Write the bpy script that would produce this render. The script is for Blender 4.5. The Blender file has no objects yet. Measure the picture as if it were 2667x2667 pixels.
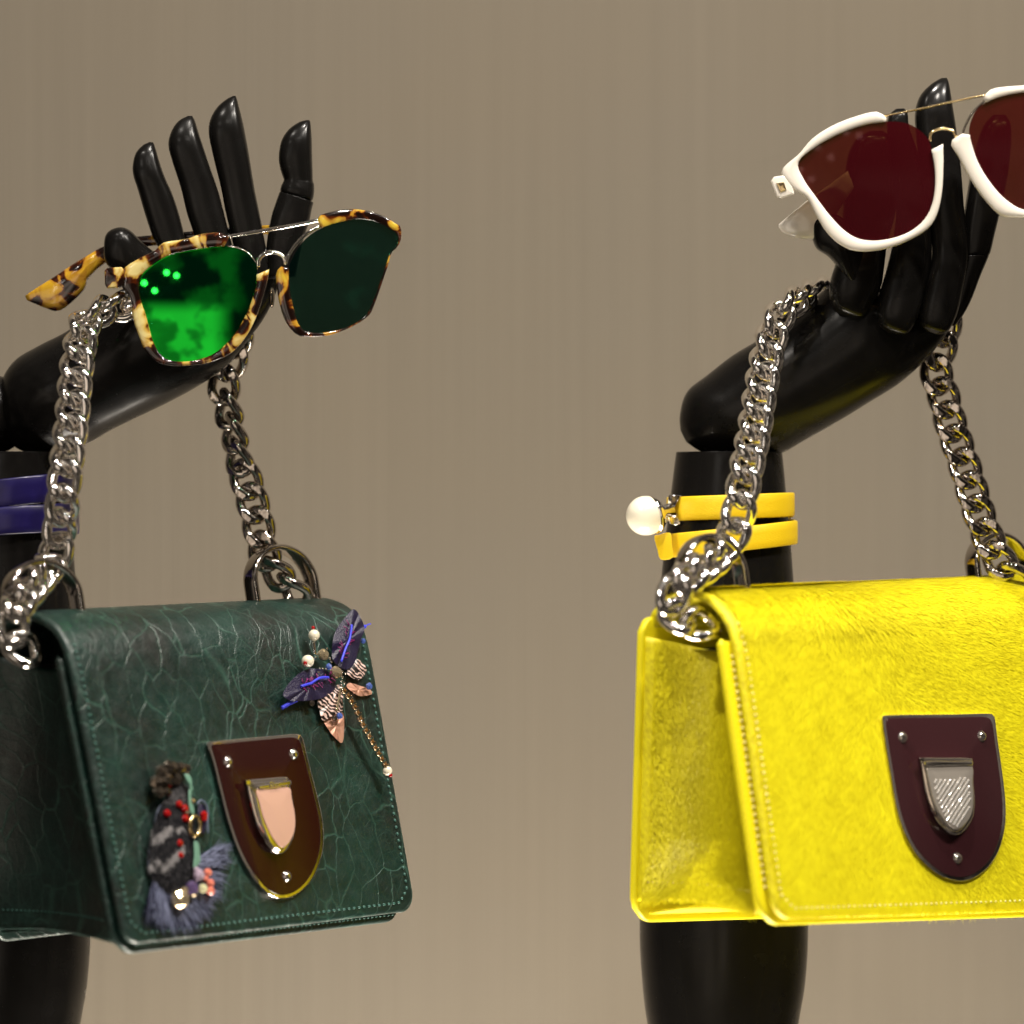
import bpy, math, random
import numpy as np
from mathutils import Vector, Matrix

# ------------------------------------------------------------------ camera, world, lights
K = 0.00018            # metres per unit of the drawing grid (a unit is 0.18 mm)
D = 11111.0            # camera distance in grid units (2.0 m)
CC = 1333.5
FOCUS = 350.0
sc = bpy.context.scene
cam_d = bpy.data.cameras.new('camera')
cam = bpy.data.objects.new('camera', cam_d)
sc.collection.objects.link(cam)
cam.location = (0, -D*K, 0)
cam.rotation_euler = (math.radians(90), 0, 0)
cam_d.sensor_width = 36
cam_d.lens = 36*D/2667.0
cam_d.clip_start = 0.05
cam_d.clip_end = 50
cam_d.dof.use_dof = True
cam_d.dof.focus_distance = (D+FOCUS)*K
cam_d.dof.aperture_fstop = 4.0
sc.camera = cam
sc.render.resolution_x = 1024
sc.render.resolution_y = 1024
sc.view_settings.view_transform = 'Standard'
sc.view_settings.look = 'None'
sc.view_settings.exposure = 0.0
sc.view_settings.gamma = 1.0
sc.render.engine = 'CYCLES'
try:
    sc.cycles.max_bounces = 8
    sc.cycles.transparent_max_bounces = 12
    sc.cycles.sample_clamp_indirect = 6
except Exception:
    pass

world = bpy.data.worlds.new("World")
sc.world = world
world.use_nodes = True
wn = world.node_tree.nodes; wl = world.node_tree.links
bg = wn['Background']
tc = wn.new('ShaderNodeTexCoord')
sep = wn.new('ShaderNodeSeparateXYZ'); wl.new(tc.outputs['Generated'], sep.inputs[0])
def wmath(op, a, b=None, c=None, clamp=False):
    n = wn.new('ShaderNodeMath'); n.operation = op; n.use_clamp = clamp
    for i, v in enumerate((a, b, c)):
        if v is None: continue
        if isinstance(v, (int, float)): n.inputs[i].default_value = v
        else: wl.new(v, n.inputs[i])
    return n.outputs[0]
def wstep(v, lo, hi):
    n = wn.new('ShaderNodeMapRange'); n.interpolation_type = 'SMOOTHSTEP'
    wl.new(v, n.inputs[0]); n.inputs[1].default_value = lo; n.inputs[2].default_value = hi
    return n.outputs[0]
# made-up surroundings to reflect: bright patch at front left, dim blotches all round
front = wstep(sep.outputs[1], -0.1, -0.6)
low = wmath('MULTIPLY', wstep(sep.outputs[2], 0.18, 0.10), wstep(sep.outputs[2], -0.42, -0.26))
left = wmath('MULTIPLY', wstep(sep.outputs[0], 0.10, -0.02), wstep(sep.outputs[0], -0.75, -0.5))
nz = wn.new('ShaderNodeTexNoise'); nz.inputs['Scale'].default_value = 4.5; nz.inputs['Detail'].default_value = 3
wl.new(tc.outputs['Generated'], nz.inputs['Vector'])
shape = wstep(nz.outputs[0], 0.43, 0.50)
patch = wmath('MULTIPLY', wmath('MULTIPLY', front, low), left)  # added bright patch for the left green lens to mirror
patch = wmath('MULTIPLY', patch, wmath('MULTIPLY_ADD', shape, 0.7, 0.3))
nz2 = wn.new('ShaderNodeTexNoise'); nz2.inputs['Scale'].default_value = 5.0; nz2.inputs['Detail'].default_value = 4
wl.new(tc.outputs['Generated'], nz2.inputs['Vector'])
dim_blotch = wstep(nz2.outputs[0], 0.47, 0.60)  # dim glow added for the metal to reflect
dark_sector = wmath('MULTIPLY', wmath('MULTIPLY', front, wstep(sep.outputs[0], 0.06, 0.14)), wmath('MULTIPLY', wstep(sep.outputs[0], 0.50, 0.36), wmath('MULTIPLY', wstep(sep.outputs[2], -0.5, -0.35), wstep(sep.outputs[2], 0.5, 0.35))))  # added dark sector so the right lens mirrors little light
dim_blotch = wmath('MULTIPLY', dim_blotch, wmath('MULTIPLY_ADD', dark_sector, -0.65, 1.0))
tot = wmath('ADD', wmath('MULTIPLY_ADD', dim_blotch, 0.14, 0.008), wmath('MULTIPLY', patch, 0.95))
mixc = wn.new('ShaderNodeMixRGB'); mixc.blend_type = 'MULTIPLY'; mixc.inputs[0].default_value = 1
mixc.inputs[1].default_value = (1.0, 0.84, 0.68, 1)
wl.new(tot, mixc.inputs[2])
wl.new(mixc.outputs[0], bg.inputs[0])
bg.inputs[1].default_value = 1.0

def lamp(x, y, z, power, size=0.05, target=(0, 0, -0.05), col=(1.0, 0.93, 0.84), spot=None):
    l = bpy.data.lights.new('spot_or_wash_lamp', 'AREA')
    l.shape = 'DISK'; l.size = size; l.energy = power; l.color = col
    if spot: l.spread = math.radians(spot)
    o = bpy.data.objects.new('spot_or_wash_lamp', l)
    o.location = (x, y, z)
    d = Vector(target)-Vector((x, y, z))
    o.rotation_euler = d.to_track_quat('-Z', 'Y').to_euler()
    sc.collection.objects.link(o)
    return o
# rows of small shop spots above the window
lamp(0.78, -0.66, 1.42, 20, 0.06, (0.05, 0, -0.1))
lamp(0.98, -0.55, 1.30, 11, 0.06, (0.2, 0, -0.1))
lamp(0.10, -0.38, 1.50, 18, 0.05, (0.05, 0, -0.1))
lamp(0.40, -0.95, 1.40, 10, 0.05, (0.2, 0, -0.1))
lamp(-0.45, -0.60, 1.20, 2.6, 0.04, (-0.1, 0, -0.1))
lamp(-0.05, -1.30, 1.10, 0.8, 0.025, (0, 0, 0))
lamp(0.12, -1.35, 1.12, 0.8, 0.025, (0, 0, 0))
lamp(-0.65, -1.20, 0.90, 0.5, 0.025, (0, 0, 0))
# narrow spot aimed from the left at the yellow bag
sl = bpy.data.lights.new('aimed_spot', 'SPOT'); sl.energy = 70; sl.spot_size = math.radians(13); sl.spot_blend = 0.6; sl.shadow_soft_size = 0.03; sl.color = (1.0, 0.92, 0.82)
so_ = bpy.data.objects.new('aimed_spot', sl); so_.location = (-0.75, -0.90, 1.20); sc.collection.objects.link(so_)
so_.rotation_euler = (Vector((0.155, 0, -0.11))-Vector(so_.location)).to_track_quat('-Z', 'Y').to_euler()
# more distant shop lamps, seen only as small glints
for lx, lz in ((-1.45, 0.92), (-1.30, 0.98), (-1.18, 0.90), (-1.62, 0.70), (-1.50, 0.62), (-1.38, 0.66), (-0.85, 1.05), (-0.70, 1.0), (-1.25, 0.55), (-1.75, 0.80), (-1.02, 0.78), (-1.60, 0.45), (-1.42, 0.40)):
    lamp(lx, -3.0, lz, 0.15, 0.075, (0, 0, 0))
# wash lamp from below, added to brighten the lower wall
lamp(0.0, 0.19, -1.05, 23.0, 0.7, (0.0, 0.42, -0.35), (1, 0.9, 0.78), 110)

# ------------------------------------------------------------------ helpers
def P(x, y, d=0.0):
    s = (D+d)/D
    return np.array([(x-CC)*s, d, -(y-CC)*s])
CAM = np.array([0.0, -D, 0.0])
def unit(v):
    v = np.asarray(v, float)
    return v/np.linalg.norm(v)

class Plane:
    def __init__(s, p0, n):
        s.p0 = np.asarray(p0, float); s.n = unit(n)
    def hit(s, x, y, w=0.0):
        d = P(x, y, 0)-CAM
        t = np.dot(s.p0 + s.n*w - CAM, s.n)/np.dot(d, s.n)
        return CAM + d*t
    def up(s):
        z = np.array([0, 0, 1.0]); return unit(z-s.n*np.dot(z, s.n))

def mesh_obj(name, verts, faces, mat, parent=None, off=None, smooth=True, sharp=None, uv=None, attr=None, kind=None, label=None):
    v = np.asarray(verts, float)*K
    if parent is not None:
        off = np.array(parent['_o'][:])
        v = v-off
    elif off is None:
        off = v.mean(axis=0); v = v-off
    me = bpy.data.meshes.new(name)
    if isinstance(faces, np.ndarray):
        me.from_pydata(v.tolist(), [], faces.tolist())
    else:
        me.from_pydata(v.tolist(), [], faces)
    if smooth:
        me.polygons.foreach_set('use_smooth', [True]*len(me.polygons))
        if sharp is not None:
            me.set_sharp_from_angle(angle=math.radians(sharp))
    if uv is not None:
        l = me.uv_layers.new(name='UVMap')
        idx = np.zeros(len(me.loops), dtype=np.int32)
        me.loops.foreach_get('vertex_index', idx)
        l.data.foreach_set('uv', np.asarray(uv, float)[idx].ravel())
    if attr is not None:
        a = me.attributes.new('tint', 'FLOAT', 'POINT')
        a.data.foreach_set('value', np.asarray(attr, np.float32))
    if mat is not None: me.materials.append(mat)
    me.update()
    o = bpy.data.objects.new(name, me)
    sc.collection.objects.link(o)
    if parent is not None:
        o.parent = parent
    else:
        o.location = off
    o['_o'] = [float(q) for q in off]
    if kind: o['kind'] = kind
    if label: o['label'] = label
    return o

def thing(name, label, cat, base, group=None):
    o = bpy.data.objects.new(name, None)
    sc.collection.objects.link(o)
    b = np.asarray(base, float)*K
    o.location = b
    o.empty_display_size = 0.02
    o['_o'] = [float(q) for q in b]
    o['label'] = label; o['category'] = cat
    if group: o['group'] = group
    return o

def catmull(pts, n, closed=False):
    p = np.asarray(pts, float); m = len(p)
    out = []
    segs = m if closed else m-1
    for i in range(segs):
        if closed:
            a, b, c, d = p[(i-1) % m], p[i], p[(i+1) % m], p[(i+2) % m]
        else:
            b, c = p[i], p[i+1]
            a = p[i-1] if i > 0 else 2*b-c
            d = p[i+2] if i+2 < m else 2*c-b
        for k in range(n):
            t = k/n
            out.append(0.5*((2*b)+(-a+c)*t+(2*a-5*b+4*c-d)*t*t+(-a+3*b-3*c+d)*t**3))
    if not closed: out.append(p[-1])
    return np.array(out)

def resample(p, n, closed=False):
    p = np.asarray(p, float)
    q = np.vstack([p, p[:1]]) if closed else p
    d = np.r_[0, np.cumsum(np.linalg.norm(np.diff(q, axis=0), axis=1))]
    t = np.linspace(0, d[-1], n+1)[:-1] if closed else np.linspace(0, d[-1], n)
    return np.stack([np.interp(t, d, q[:, k]) for k in range(q.shape[1])], axis=1)

def rings_mesh(rings, cap0=True, cap1=True, loop=False):
    n = len(rings[0]); verts = np.vstack(rings); faces = []
    m = len(rings)
    for i in range(m if loop else m-1):
        a = i*n; b = ((i+1) % m)*n
        for j in range(n):
            k = (j+1) % n
            faces.append((a+j, a+k, b+k, b+j))
    if not loop:
        if cap0:
            verts = np.vstack([verts, np.mean(rings[0], axis=0)]); c = len(verts)-1
            faces += [(c, (j+1) % n, j) for j in range(n)]
        if cap1:
            verts = np.vstack([verts, np.mean(rings[-1], axis=0)]); c = len(verts)-1; o = (m-1)*n
            faces += [(c, o+j, o+(j+1) % n) for j in range(n)]
    return verts, faces

def join(parts):
    V = []; F = []; o = 0
    for v, f in parts:
        V.append(np.asarray(v, float)); F += [tuple(i+o for i in q) for q in f]; o += len(v)
    return np.vstack(V), F

def loft(pairs, n=28, sub=6, power=2.0):
    """solid between a left and a right outline; each pair xl,yl,xr,yr,depth,ratio"""
    p = catmull([list(q) for q in pairs], sub)
    rings = []
    for xl, yl, xr, yr, d, r in p:
        L = P(xl, yl, d); R = P(xr, yr, d); c = (L+R)/2; a = (R-L)/2
        b = np.array([0, 1.0, 0])*np.linalg.norm(a)*r
        ring = []
        for k in range(n):
            t = 2*math.pi*k/n
            ct, st = math.cos(t), math.sin(t)
            ring.append(c+a*math.copysign(abs(ct)**(2/power), ct)+b*math.copysign(abs(st)**(2/power), st))
        rings.append(np.array(ring))
    return rings_mesh(rings)

def tube(pts, r, n=10, closed=False, capped=True):
    pts = np.asarray(pts, float); m = len(pts)
    r = np.full(m, r, float) if np.isscalar(r) else np.asarray(r, float)
    tang = np.roll(pts, -1, 0)-np.roll(pts, 1, 0)
    if not closed:
        tang[0] = pts[1]-pts[0]; tang[-1] = pts[-1]-pts[-2]
    rings = []; up = None
    for i in range(m):
        t = unit(tang[i])
        if up is None:
            up = np.array([0, 1.0, 0]) if abs(t[1]) < 0.9 else np.array([1.0, 0, 0])
        up = unit(up-t*np.dot(up, t)); s = np.cross(t, up)
        rings.append(np.array([pts[i]+r[i]*(math.cos(a)*up+math.sin(a)*s) for a in np.linspace(0, 2*math.pi, n, endpoint=False)]))
    return rings_mesh(rings, capped, capped, loop=closed)

def sphere(c, r, nu=16, nv=10, ax=None):
    """ax: three scaled axes"""
    c = np.asarray(c, float)
    if ax is None: ax = np.eye(3)*r
    rings = []
    for i in range(1, nv):
        a = math.pi*i/nv
        rings.append(np.array([c+ax[0]*math.sin(a)*math.cos(b)+ax[1]*math.sin(a)*math.sin(b)+ax[2]*math.cos(a) for b in np.linspace(0, 2*math.pi, nu, endpoint=False)]))
    return rings_mesh(rings)

def gem(c, r, n, rnd, sides=8):
    """faceted crystal bead"""
    c = np.asarray(c, float); n = unit(n)
    a = unit(np.cross(n, [0.3, 0.2, 0.9])); b = np.cross(n, a)
    ph = rnd.random()
    rings = []
    for h, q, o in ((-0.75, 0.5, 0), (-0.3, 0.95, .5), (0.3, 0.95, 0), (0.75, 0.5, .5)):
        rings.append(np.array([c+n*h*r+q*r*(a*math.cos(2*math.pi*(k+o+ph)/sides)+b*math.sin(2*math.pi*(k+o+ph)/sides)) for k in range(sides)]))
    return rings_mesh(rings)

def offset_poly(p, e):
    """inset a closed 2-D polygon by e (grid px)"""
    p = np.asarray(p, float)
    area = 0.5*np.sum(p[:, 0]*np.roll(p[:, 1], -1)-np.roll(p[:, 0], -1)*p[:, 1])
    t = np.roll(p, -1, 0)-np.roll(p, 1, 0)
    t /= np.linalg.norm(t, axis=1)[:, None]+1e-9
    nrm = np.stack([-t[:, 1], t[:, 0]], 1)*(1 if area > 0 else -1)
    return p+nrm*e
def soften(p, k=3):
    for _ in range(k): p = (np.roll(p, 1, 0)+2*p+np.roll(p, -1, 0))/4
    return p

def prism(pl, poly, w0, w1, bev=3, steps=3):
    """rounded slab with the outline poly (image px on plane pl) between offsets w0 (back) and w1 (front)"""
    rings = []
    prof = [(bev, w0)]
    for k in range(1, steps+1):
        a = math.pi/2*k/steps; prof.append((bev*(1-math.sin(a)), w0+bev*(1-math.cos(a))))
    for k in range(0, steps+1):
        a = math.pi/2*k/steps; prof.append((bev*(1-math.cos(a)), w1-bev*(1-math.sin(a))))
    for e, w in prof:
        q = offset_poly(poly, e)
        rings.append(np.array([pl.hit(x, y, w) for x, y in q]))
    return rings_mesh(rings)

def rpoly(pts, n=6, closed=True):
    return catmull(pts, n, closed)

# ------------------------------------------------------------------ materials
def mat(name, col=(0.5, 0.5, 0.5), rough=0.5, metal=0.0, spec=0.5, coat=0.0, coatr=0.05, trans=0.0, ior=1.5, sheen=0.0):
    m = bpy.data.materials.new(name); m.use_nodes = True
    b = m.node_tree.nodes['Principled BSDF']
    b.inputs['Base Color'].default_value = (*col, 1)
    b.inputs['Roughness'].default_value = rough
    b.inputs['Metallic'].default_value = metal
    b.inputs['Specular IOR Level'].default_value = spec
    b.inputs['Coat Weight'].default_value = coat
    b.inputs['Coat Roughness'].default_value = coatr
    b.inputs['Transmission Weight'].default_value = trans
    b.inputs['IOR'].default_value = ior
    b.inputs['Sheen Weight'].default_value = sheen
    return m
class NT:
    def __init__(s, m):
        s.m = m; s.n = m.node_tree.nodes; s.l = m.node_tree.links; s.b = s.n['Principled BSDF']
    def new(s, t, **kw):
        x = s.n.new(t)
        for k, v in kw.items(): setattr(x, k, v)
        return x
    def inp(s, node, i, v):
        if isinstance(v, bpy.types.NodeSocket): s.l.new(v, node.inputs[i])
        else: node.inputs[i].default_value = v
    def noise(s, vec, scale, detail=4, rough=0.5, dist=0.0):
        x = s.new('ShaderNodeTexNoise'); s.inp(x, 'Vector', vec)
        x.inputs['Scale'].default_value = scale; x.inputs['Detail'].default_value = detail
        x.inputs['Roughness'].default_value = rough; x.inputs['Distortion'].default_value = dist
        return x.outputs[0]
    def map(s, vec, scale=(1, 1, 1), rot=(0, 0, 0), loc=(0, 0, 0)):
        x = s.new('ShaderNodeMapping'); s.inp(x, 'Vector', vec)
        x.inputs['Scale'].default_value = scale; x.inputs['Rotation'].default_value = rot; x.inputs['Location'].default_value = loc
        return x.outputs[0]
    def ramp(s, v, stops):
        x = s.new('ShaderNodeValToRGB'); s.inp(x, 0, v)
        e = x.color_ramp.elements
        while len(e) < len(stops): e.new(0.5)
        for i, (p, c) in enumerate(stops):
            e[i].position = p; e[i].color = (*c, 1) if not np.isscalar(c) else (c, c, c, 1)
        return x.outputs[0]
    def math(s, op, a, b=0.0, c=None, clamp=False):
        x = s.new('ShaderNodeMath', operation=op, use_clamp=clamp); s.inp(x, 0, a); s.inp(x, 1, b)
        if c is not None: s.inp(x, 2, c)
        return x.outputs[0]
    def mix(s, f, a, b, t='MIX'):
        x = s.new('ShaderNodeMixRGB', blend_type=t); s.inp(x, 0, f)
        for i, v in ((1, a), (2, b)):
            if isinstance(v, bpy.types.NodeSocket): s.l.new(v, x.inputs[i])
            else: x.inputs[i].default_value = (*v, 1)
        return x.outputs[0]
    def bump(s, h, strength=0.3, dist=0.001, normal=None):
        x = s.new('ShaderNodeBump'); s.inp(x, 'Height', h)
        x.inputs['Strength'].default_value = strength; x.inputs['Distance'].default_value = dist
        if normal is not None: s.l.new(normal, x.inputs['Normal'])
        return x.outputs[0]
    def coord(s, which='Object'):
        return s.new('ShaderNodeTexCoord').outputs[which]

M = {}
# black mannequin plastic
m = mat('satin_black', (0.006, 0.0055, 0.005), 0.22, spec=0.19); t = NT(m)
co = t.coord()
n1 = t.noise(co, 60, 5); t.l.new(t.ramp(n1, [(0.3, 0.17), (0.7, 0.30)]), t.b.inputs['Roughness'])
n2 = t.noise(co, 700, 2); t.l.new(t.bump(n2, 0.08, 0.0002), t.b.inputs['Normal'])
dust = t.ramp(t.noise(co, 1500, 1), [(0.80, (0.006, 0.0055, 0.005)), (0.84, (0.10, 0.10, 0.09))])
t.l.new(dust, t.b.inputs['Base Color'])
M['black'] = m
# silver metal
m = mat('polished_silver', (0.95, 0.91, 0.86), 0.09, 1.0); t = NT(m)
t.l.new(t.ramp(t.noise(t.coord(), 300, 3), [(0.35, 0.05), (0.7, 0.13)]), t.b.inputs['Roughness'])
M['silver'] = m
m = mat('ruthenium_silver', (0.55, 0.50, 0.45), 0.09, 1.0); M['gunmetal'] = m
M['gold'] = mat('pale_gold', (0.85, 0.66, 0.36), 0.14, 1.0)
M['old_gold'] = mat('dark_gold', (0.50, 0.40, 0.26), 0.12, 1.0)
# green leather
m = mat('green_crackle_leather', (0.02, 0.06, 0.045), 0.36, spec=0.65); t = NT(m)
uv = t.coord('UV')
warp = t.new('ShaderNodeTexNoise'); t.inp(warp, 'Vector', uv); warp.inputs['Scale'].default_value = 6; warp.inputs['Detail'].default_value = 5
va = t.new('ShaderNodeVectorMath', operation='MULTIPLY_ADD'); t.l.new(warp.outputs['Color'], va.inputs[0]); va.inputs[1].default_value = (0.10, 0.10, 0); t.l.new(uv, va.inputs[2])
def cracks(scale, stretch, width):
    v = t.new('ShaderNodeTexVoronoi', feature='DISTANCE_TO_EDGE')
    t.l.new(t.map(va.outputs[0], stretch), v.inputs['Vector']); v.inputs['Scale'].default_value = scale
    return t.ramp(v.outputs['Distance'], [(0.0, 1.0), (width, 0.0)])
c1 = cracks(10, (1.45, 0.8, 1), 0.032)
c2 = cracks(24, (1.25, 0.8, 1), 0.045)
c3 = cracks(55, (1.0, 1.0, 1), 0.10)
mask = t.ramp(t.noise(uv, 3.2, 3, loc if False else 0.5), [(0.36, 0.15), (0.6, 1.0)])
mask1 = t.ramp(t.noise(t.map(uv, loc=(3, 1, 0)), 5, 3), [(0.38, 0.35), (0.58, 1.0)])
ck = t.math('MULTIPLY', c1, mask1)
ck = t.math('MAXIMUM', ck, t.math('MULTIPLY', c2, t.math('MULTIPLY', mask, 0.42)))
ck = t.math('MAXIMUM', ck, t.math('MULTIPLY', c3, t.math('MULTIPLY', mask, 0.20)))
cl = t.ramp(t.noise(uv, 4, 6, 0.6), [(0.32, (0.008, 0.009, 0.007)), (0.5, (0.004, 0.018, 0.014)), (0.7, (0.006, 0.034, 0.026))])
colr = t.mix(t.math('MULTIPLY', ck, 0.55), cl, (0.05, 0.135, 0.098))
t.l.new(colr, t.b.inputs['Base Color'])
t.l.new(t.ramp(t.noise(uv, 30, 4), [(0.3, 0.30), (0.75, 0.50)]), t.b.inputs['Roughness'])
fine = t.noise(uv, 160, 3)
h = t.math('ADD', t.math('MULTIPLY', ck, -0.6), t.math('MULTIPLY', fine, 0.5))
h = t.math('ADD', h, t.math('MULTIPLY', t.noise(uv, 12, 4), 1.6))
t.l.new(t.bump(h, 0.45, 0.0007), t.b.inputs['Normal'])
M['green'] = m
M['green_edge'] = mat('dark_green_edge', (0.006, 0.026, 0.022), 0.3)
M['green_thread'] = mat('teal_thread', (0.045, 0.13, 0.105), 0.45)
# yellow
def hairmat(name, lo, hi, rough=0.42, spec=0.35):
    m = mat(name, hi, rough, spec=spec, sheen=0.0); t = NT(m)
    a = t.new('ShaderNodeAttribute', attribute_name='tint')
    t.l.new(t.ramp(a.outputs['Fac'], [(0.0, lo), (1.0, hi)]), t.b.inputs['Base Color'])
    return m
M['yhair'] = hairmat('yellow_calf_hair', (0.55, 0.44, 0.003), (0.88, 0.80, 0.012), 0.42, 0.32)
m = mat('yellow_hide', (0.80, 0.62, 0.010), 0.5); t = NT(m)
uv = t.coord('UV')
f = t.noise(t.map(uv, (60, 18, 1), (0, 0, 0.5)), 3, 5, 0.6)
t.l.new(t.ramp(f, [(0.3, (0.55, 0.44, 0.003)), (0.6, (0.82, 0.73, 0.008))]), t.b.inputs['Base Color'])
t.l.new(t.bump(f, 0.5, 0.001), t.b.inputs['Normal'])
M['yhide'] = m
m = mat('yellow_leather', (0.80, 0.69, 0.008), 0.38); t = NT(m)
t.l.new(t.bump(t.noise(t.coord(), 900, 4), 0.35, 0.0004), t.b.inputs['Normal'])
M['yellow'] = m
M['ythread'] = mat('pale_yellow_thread', (0.92, 0.82, 0.30), 0.45)
m = mat('strap_yellow', (0.84, 0.57, 0.006), 0.5); t = NT(m)
t.l.new(t.bump(t.noise(t.map(t.coord(), (1, 1, 2.2)), 700, 5), 0.45, 0.0004), t.b.inputs['Normal'])
M['strap'] = m
M['strap_edge'] = mat('dark_strap_edge', (0.03, 0.015, 0.004), 0.5)
M['purple'] = mat('violet_leather', (0.010, 0.006, 0.070), 0.30)
M['dark'] = mat('dark_lining', (0.01, 0.008, 0.004), 0.8)
# enamel
M['wine'] = mat('wine_enamel', (0.022, 0.004, 0.003), 0.14, spec=0.45, coat=0.15)
M['wine2'] = mat('plum_enamel', (0.034, 0.010, 0.012), 0.18, spec=0.5, coat=0.2)
M['rose'] = mat('rose_enamel', (0.62, 0.37, 0.28), 0.10, coat=0.6)
# pearl
m = mat('pearl', (0.82, 0.76, 0.60), 0.22, coat=0.5, spec=0.6); t = NT(m)
t.b.inputs['Coat Roughness'].default_value = 0.22
M['pearl'] = m
M['red'] = mat('red_glass_bead', (0.35, 0.004, 0.006), 0.08, coat=0.6)
M['bluegem'] = mat('blue_crystal', (0.10, 0.17, 0.55), 0.04, trans=0.35, coat=0.6)
M['clear'] = mat('smoky_crystal', (0.62, 0.50, 0.32), 0.04, 0.75)
M['amber'] = mat('amber_stone', (0.22, 0.10, 0.025), 0.05, trans=0.3, coat=0.8)
M['darkgem'] = mat('dark_crystal', (0.20, 0.165, 0.13), 0.10, 0.9)
M['coral'] = mat('coral_crystal', (0.75, 0.22, 0.15), 0.08, coat=0.8)
M['mauve'] = mat('mauve_crystal', (0.42, 0.33, 0.42), 0.08, coat=0.8)
M['violetgem'] = mat('violet_crystal', (0.09, 0.06, 0.14), 0.06, coat=0.8)
M['lemon'] = mat('pale_yellow_crystal', (0.62, 0.60, 0.36), 0.08, coat=0.8)
M['mint'] = mat('mint_ribbon', (0.15, 0.30, 0.22), 0.4)
M['blue_thread'] = mat('bright_blue_thread', (0.05, 0.06, 0.72), 0.4)
M['magenta_thread'] = mat('magenta_thread', (0.22, 0.01, 0.12), 0.4)
m = mat('navy_leather', (0.016, 0.012, 0.042), 0.32); t = NT(m)
t.l.new(t.bump(t.noise(t.coord(), 1500, 4), 0.7, 0.0005), t.b.inputs['Normal'])
M['navy'] = m
m = mat('rosy_metallic_leather', (0.62, 0.33, 0.23), 0.35, 0.35); t = NT(m)
t.l.new(t.bump(t.noise(t.coord(), 900, 4), 0.4, 0.0004), t.b.inputs['Normal'])
M['copper'] = m
m = mat('striped_snake_leather', (0.5, 0.35, 0.3), 0.35); t = NT(m)
w = t.new('ShaderNodeTexWave'); t.l.new(t.map(t.coord(), (1, 1, 1), (0, 0.9, 0)), w.inputs['Vector']); w.inputs['Scale'].default_value = 190; w.inputs['Distortion'].default_value = 9; w.inputs['Detail'].default_value = 3
t.l.new(t.ramp(w.outputs[1], [(0.52, (0.012, 0.008, 0.008)), (0.72, (0.72, 0.52, 0.46))]), t.b.inputs['Base Color'])
M['zebra'] = m
M['fur_dark'] = hairmat('grey_black_fur', (0.006, 0.006, 0.009), (0.42, 0.40, 0.40), 0.7, 0.1)
M['feather'] = hairmat('blue_grey_feather', (0.006, 0.006, 0.022), (0.28, 0.31, 0.46), 0.6, 0.15)
# tortoiseshell
def tortoise(name, seed, cream, sh=0.0, am=(0.42, 0.20, 0.02)):
    m = mat(name, (0.5, 0.3, 0.05), 0.10, coat=0.8, spec=0.6); t = NT(m)
    co = t.map(t.coord(), (1, 1, 1), loc=(seed, seed*1.7, 0))
    n = t.noise(co, 85, 3, 0.45, 1.0)
    t.l.new(t.ramp(n, [(0.43+sh, (0.008, 0.003, 0.002)), (0.49+sh, (0.08, 0.014, 0.002)), (0.53+sh, am), (0.62+sh, cream)]), t.b.inputs['Base Color'])
    return m
M['tort'] = tortoise('tortoiseshell_acetate', 1.30, (0.68, 0.56, 0.22), -0.03, (0.50, 0.30, 0.05))
M['tort_amber'] = tortoise('amber_tortoiseshell', 2.2, (0.60, 0.34, 0.02), 0.01)
M['tort_dark'] = tortoise('dark_tortoiseshell', 4.43, (0.58, 0.40, 0.04), 0.05)
m = mat('ivory_acetate', (0.84, 0.78, 0.68), 0.18, coat=0.6)
m.node_tree.nodes['Principled BSDF'].inputs['Subsurface Weight'].default_value = 0.0
m.node_tree.nodes['Principled BSDF'].inputs['Subsurface Scale'].default_value = 0.002
M['ivory'] = m
def lensmat(name, mirror, tint, diff, fac, transp):
    m = bpy.data.materials.new(name); m.use_nodes = True
    n = m.node_tree.nodes; l = m.node_tree.links; n.clear()
    out = n.new('ShaderNodeOutputMaterial')
    g = n.new('ShaderNodeBsdfGlossy'); g.inputs[0].default_value = (*mirror, 1); g.inputs[1].default_value = 0.03
    tr = n.new('ShaderNodeBsdfTransparent'); tr.inputs[0].default_value = (*tint, 1)
    df = n.new('ShaderNodeBsdfDiffuse'); df.inputs[0].default_value = (*diff, 1)
    m1 = n.new('ShaderNodeMixShader'); m1.inputs[0].default_value = transp
    l.new(df.outputs[0], m1.inputs[1]); l.new(tr.outputs[0], m1.inputs[2])
    lw = n.new('ShaderNodeFresnel'); lw.inputs[0].default_value = 1.5
    ma = n.new('ShaderNodeMath'); ma.operation = 'ADD'; ma.use_clamp = True; l.new(lw.outputs[0], ma.inputs[0]); ma.inputs[1].default_value = fac
    m2 = n.new('ShaderNodeMixShader'); l.new(ma.outputs[0], m2.inputs[0])
    l.new(m1.outputs[0], m2.inputs[1]); l.new(g.outputs[0], m2.inputs[2])
    l.new(m2.outputs[0], out.inputs[0])
    return m
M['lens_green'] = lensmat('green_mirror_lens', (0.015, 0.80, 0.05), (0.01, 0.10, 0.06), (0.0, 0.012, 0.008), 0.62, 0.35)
M['lens_green_dim'] = lensmat('green_lens_dim_reflection', (0.03, 0.38, 0.22), (0.05, 0.12, 0.09), (0.001, 0.006, 0.005), 0.16, 0.5)  # same green lens, its dim reflection put into a darker mirror colour
M['lens_wine'] = lensmat('wine_tinted_lens', (0.12, 0.06, 0.06), (0.34, 0.19, 0.07), (0.044, 0.003, 0.005), 0.0, 0.22)

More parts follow.
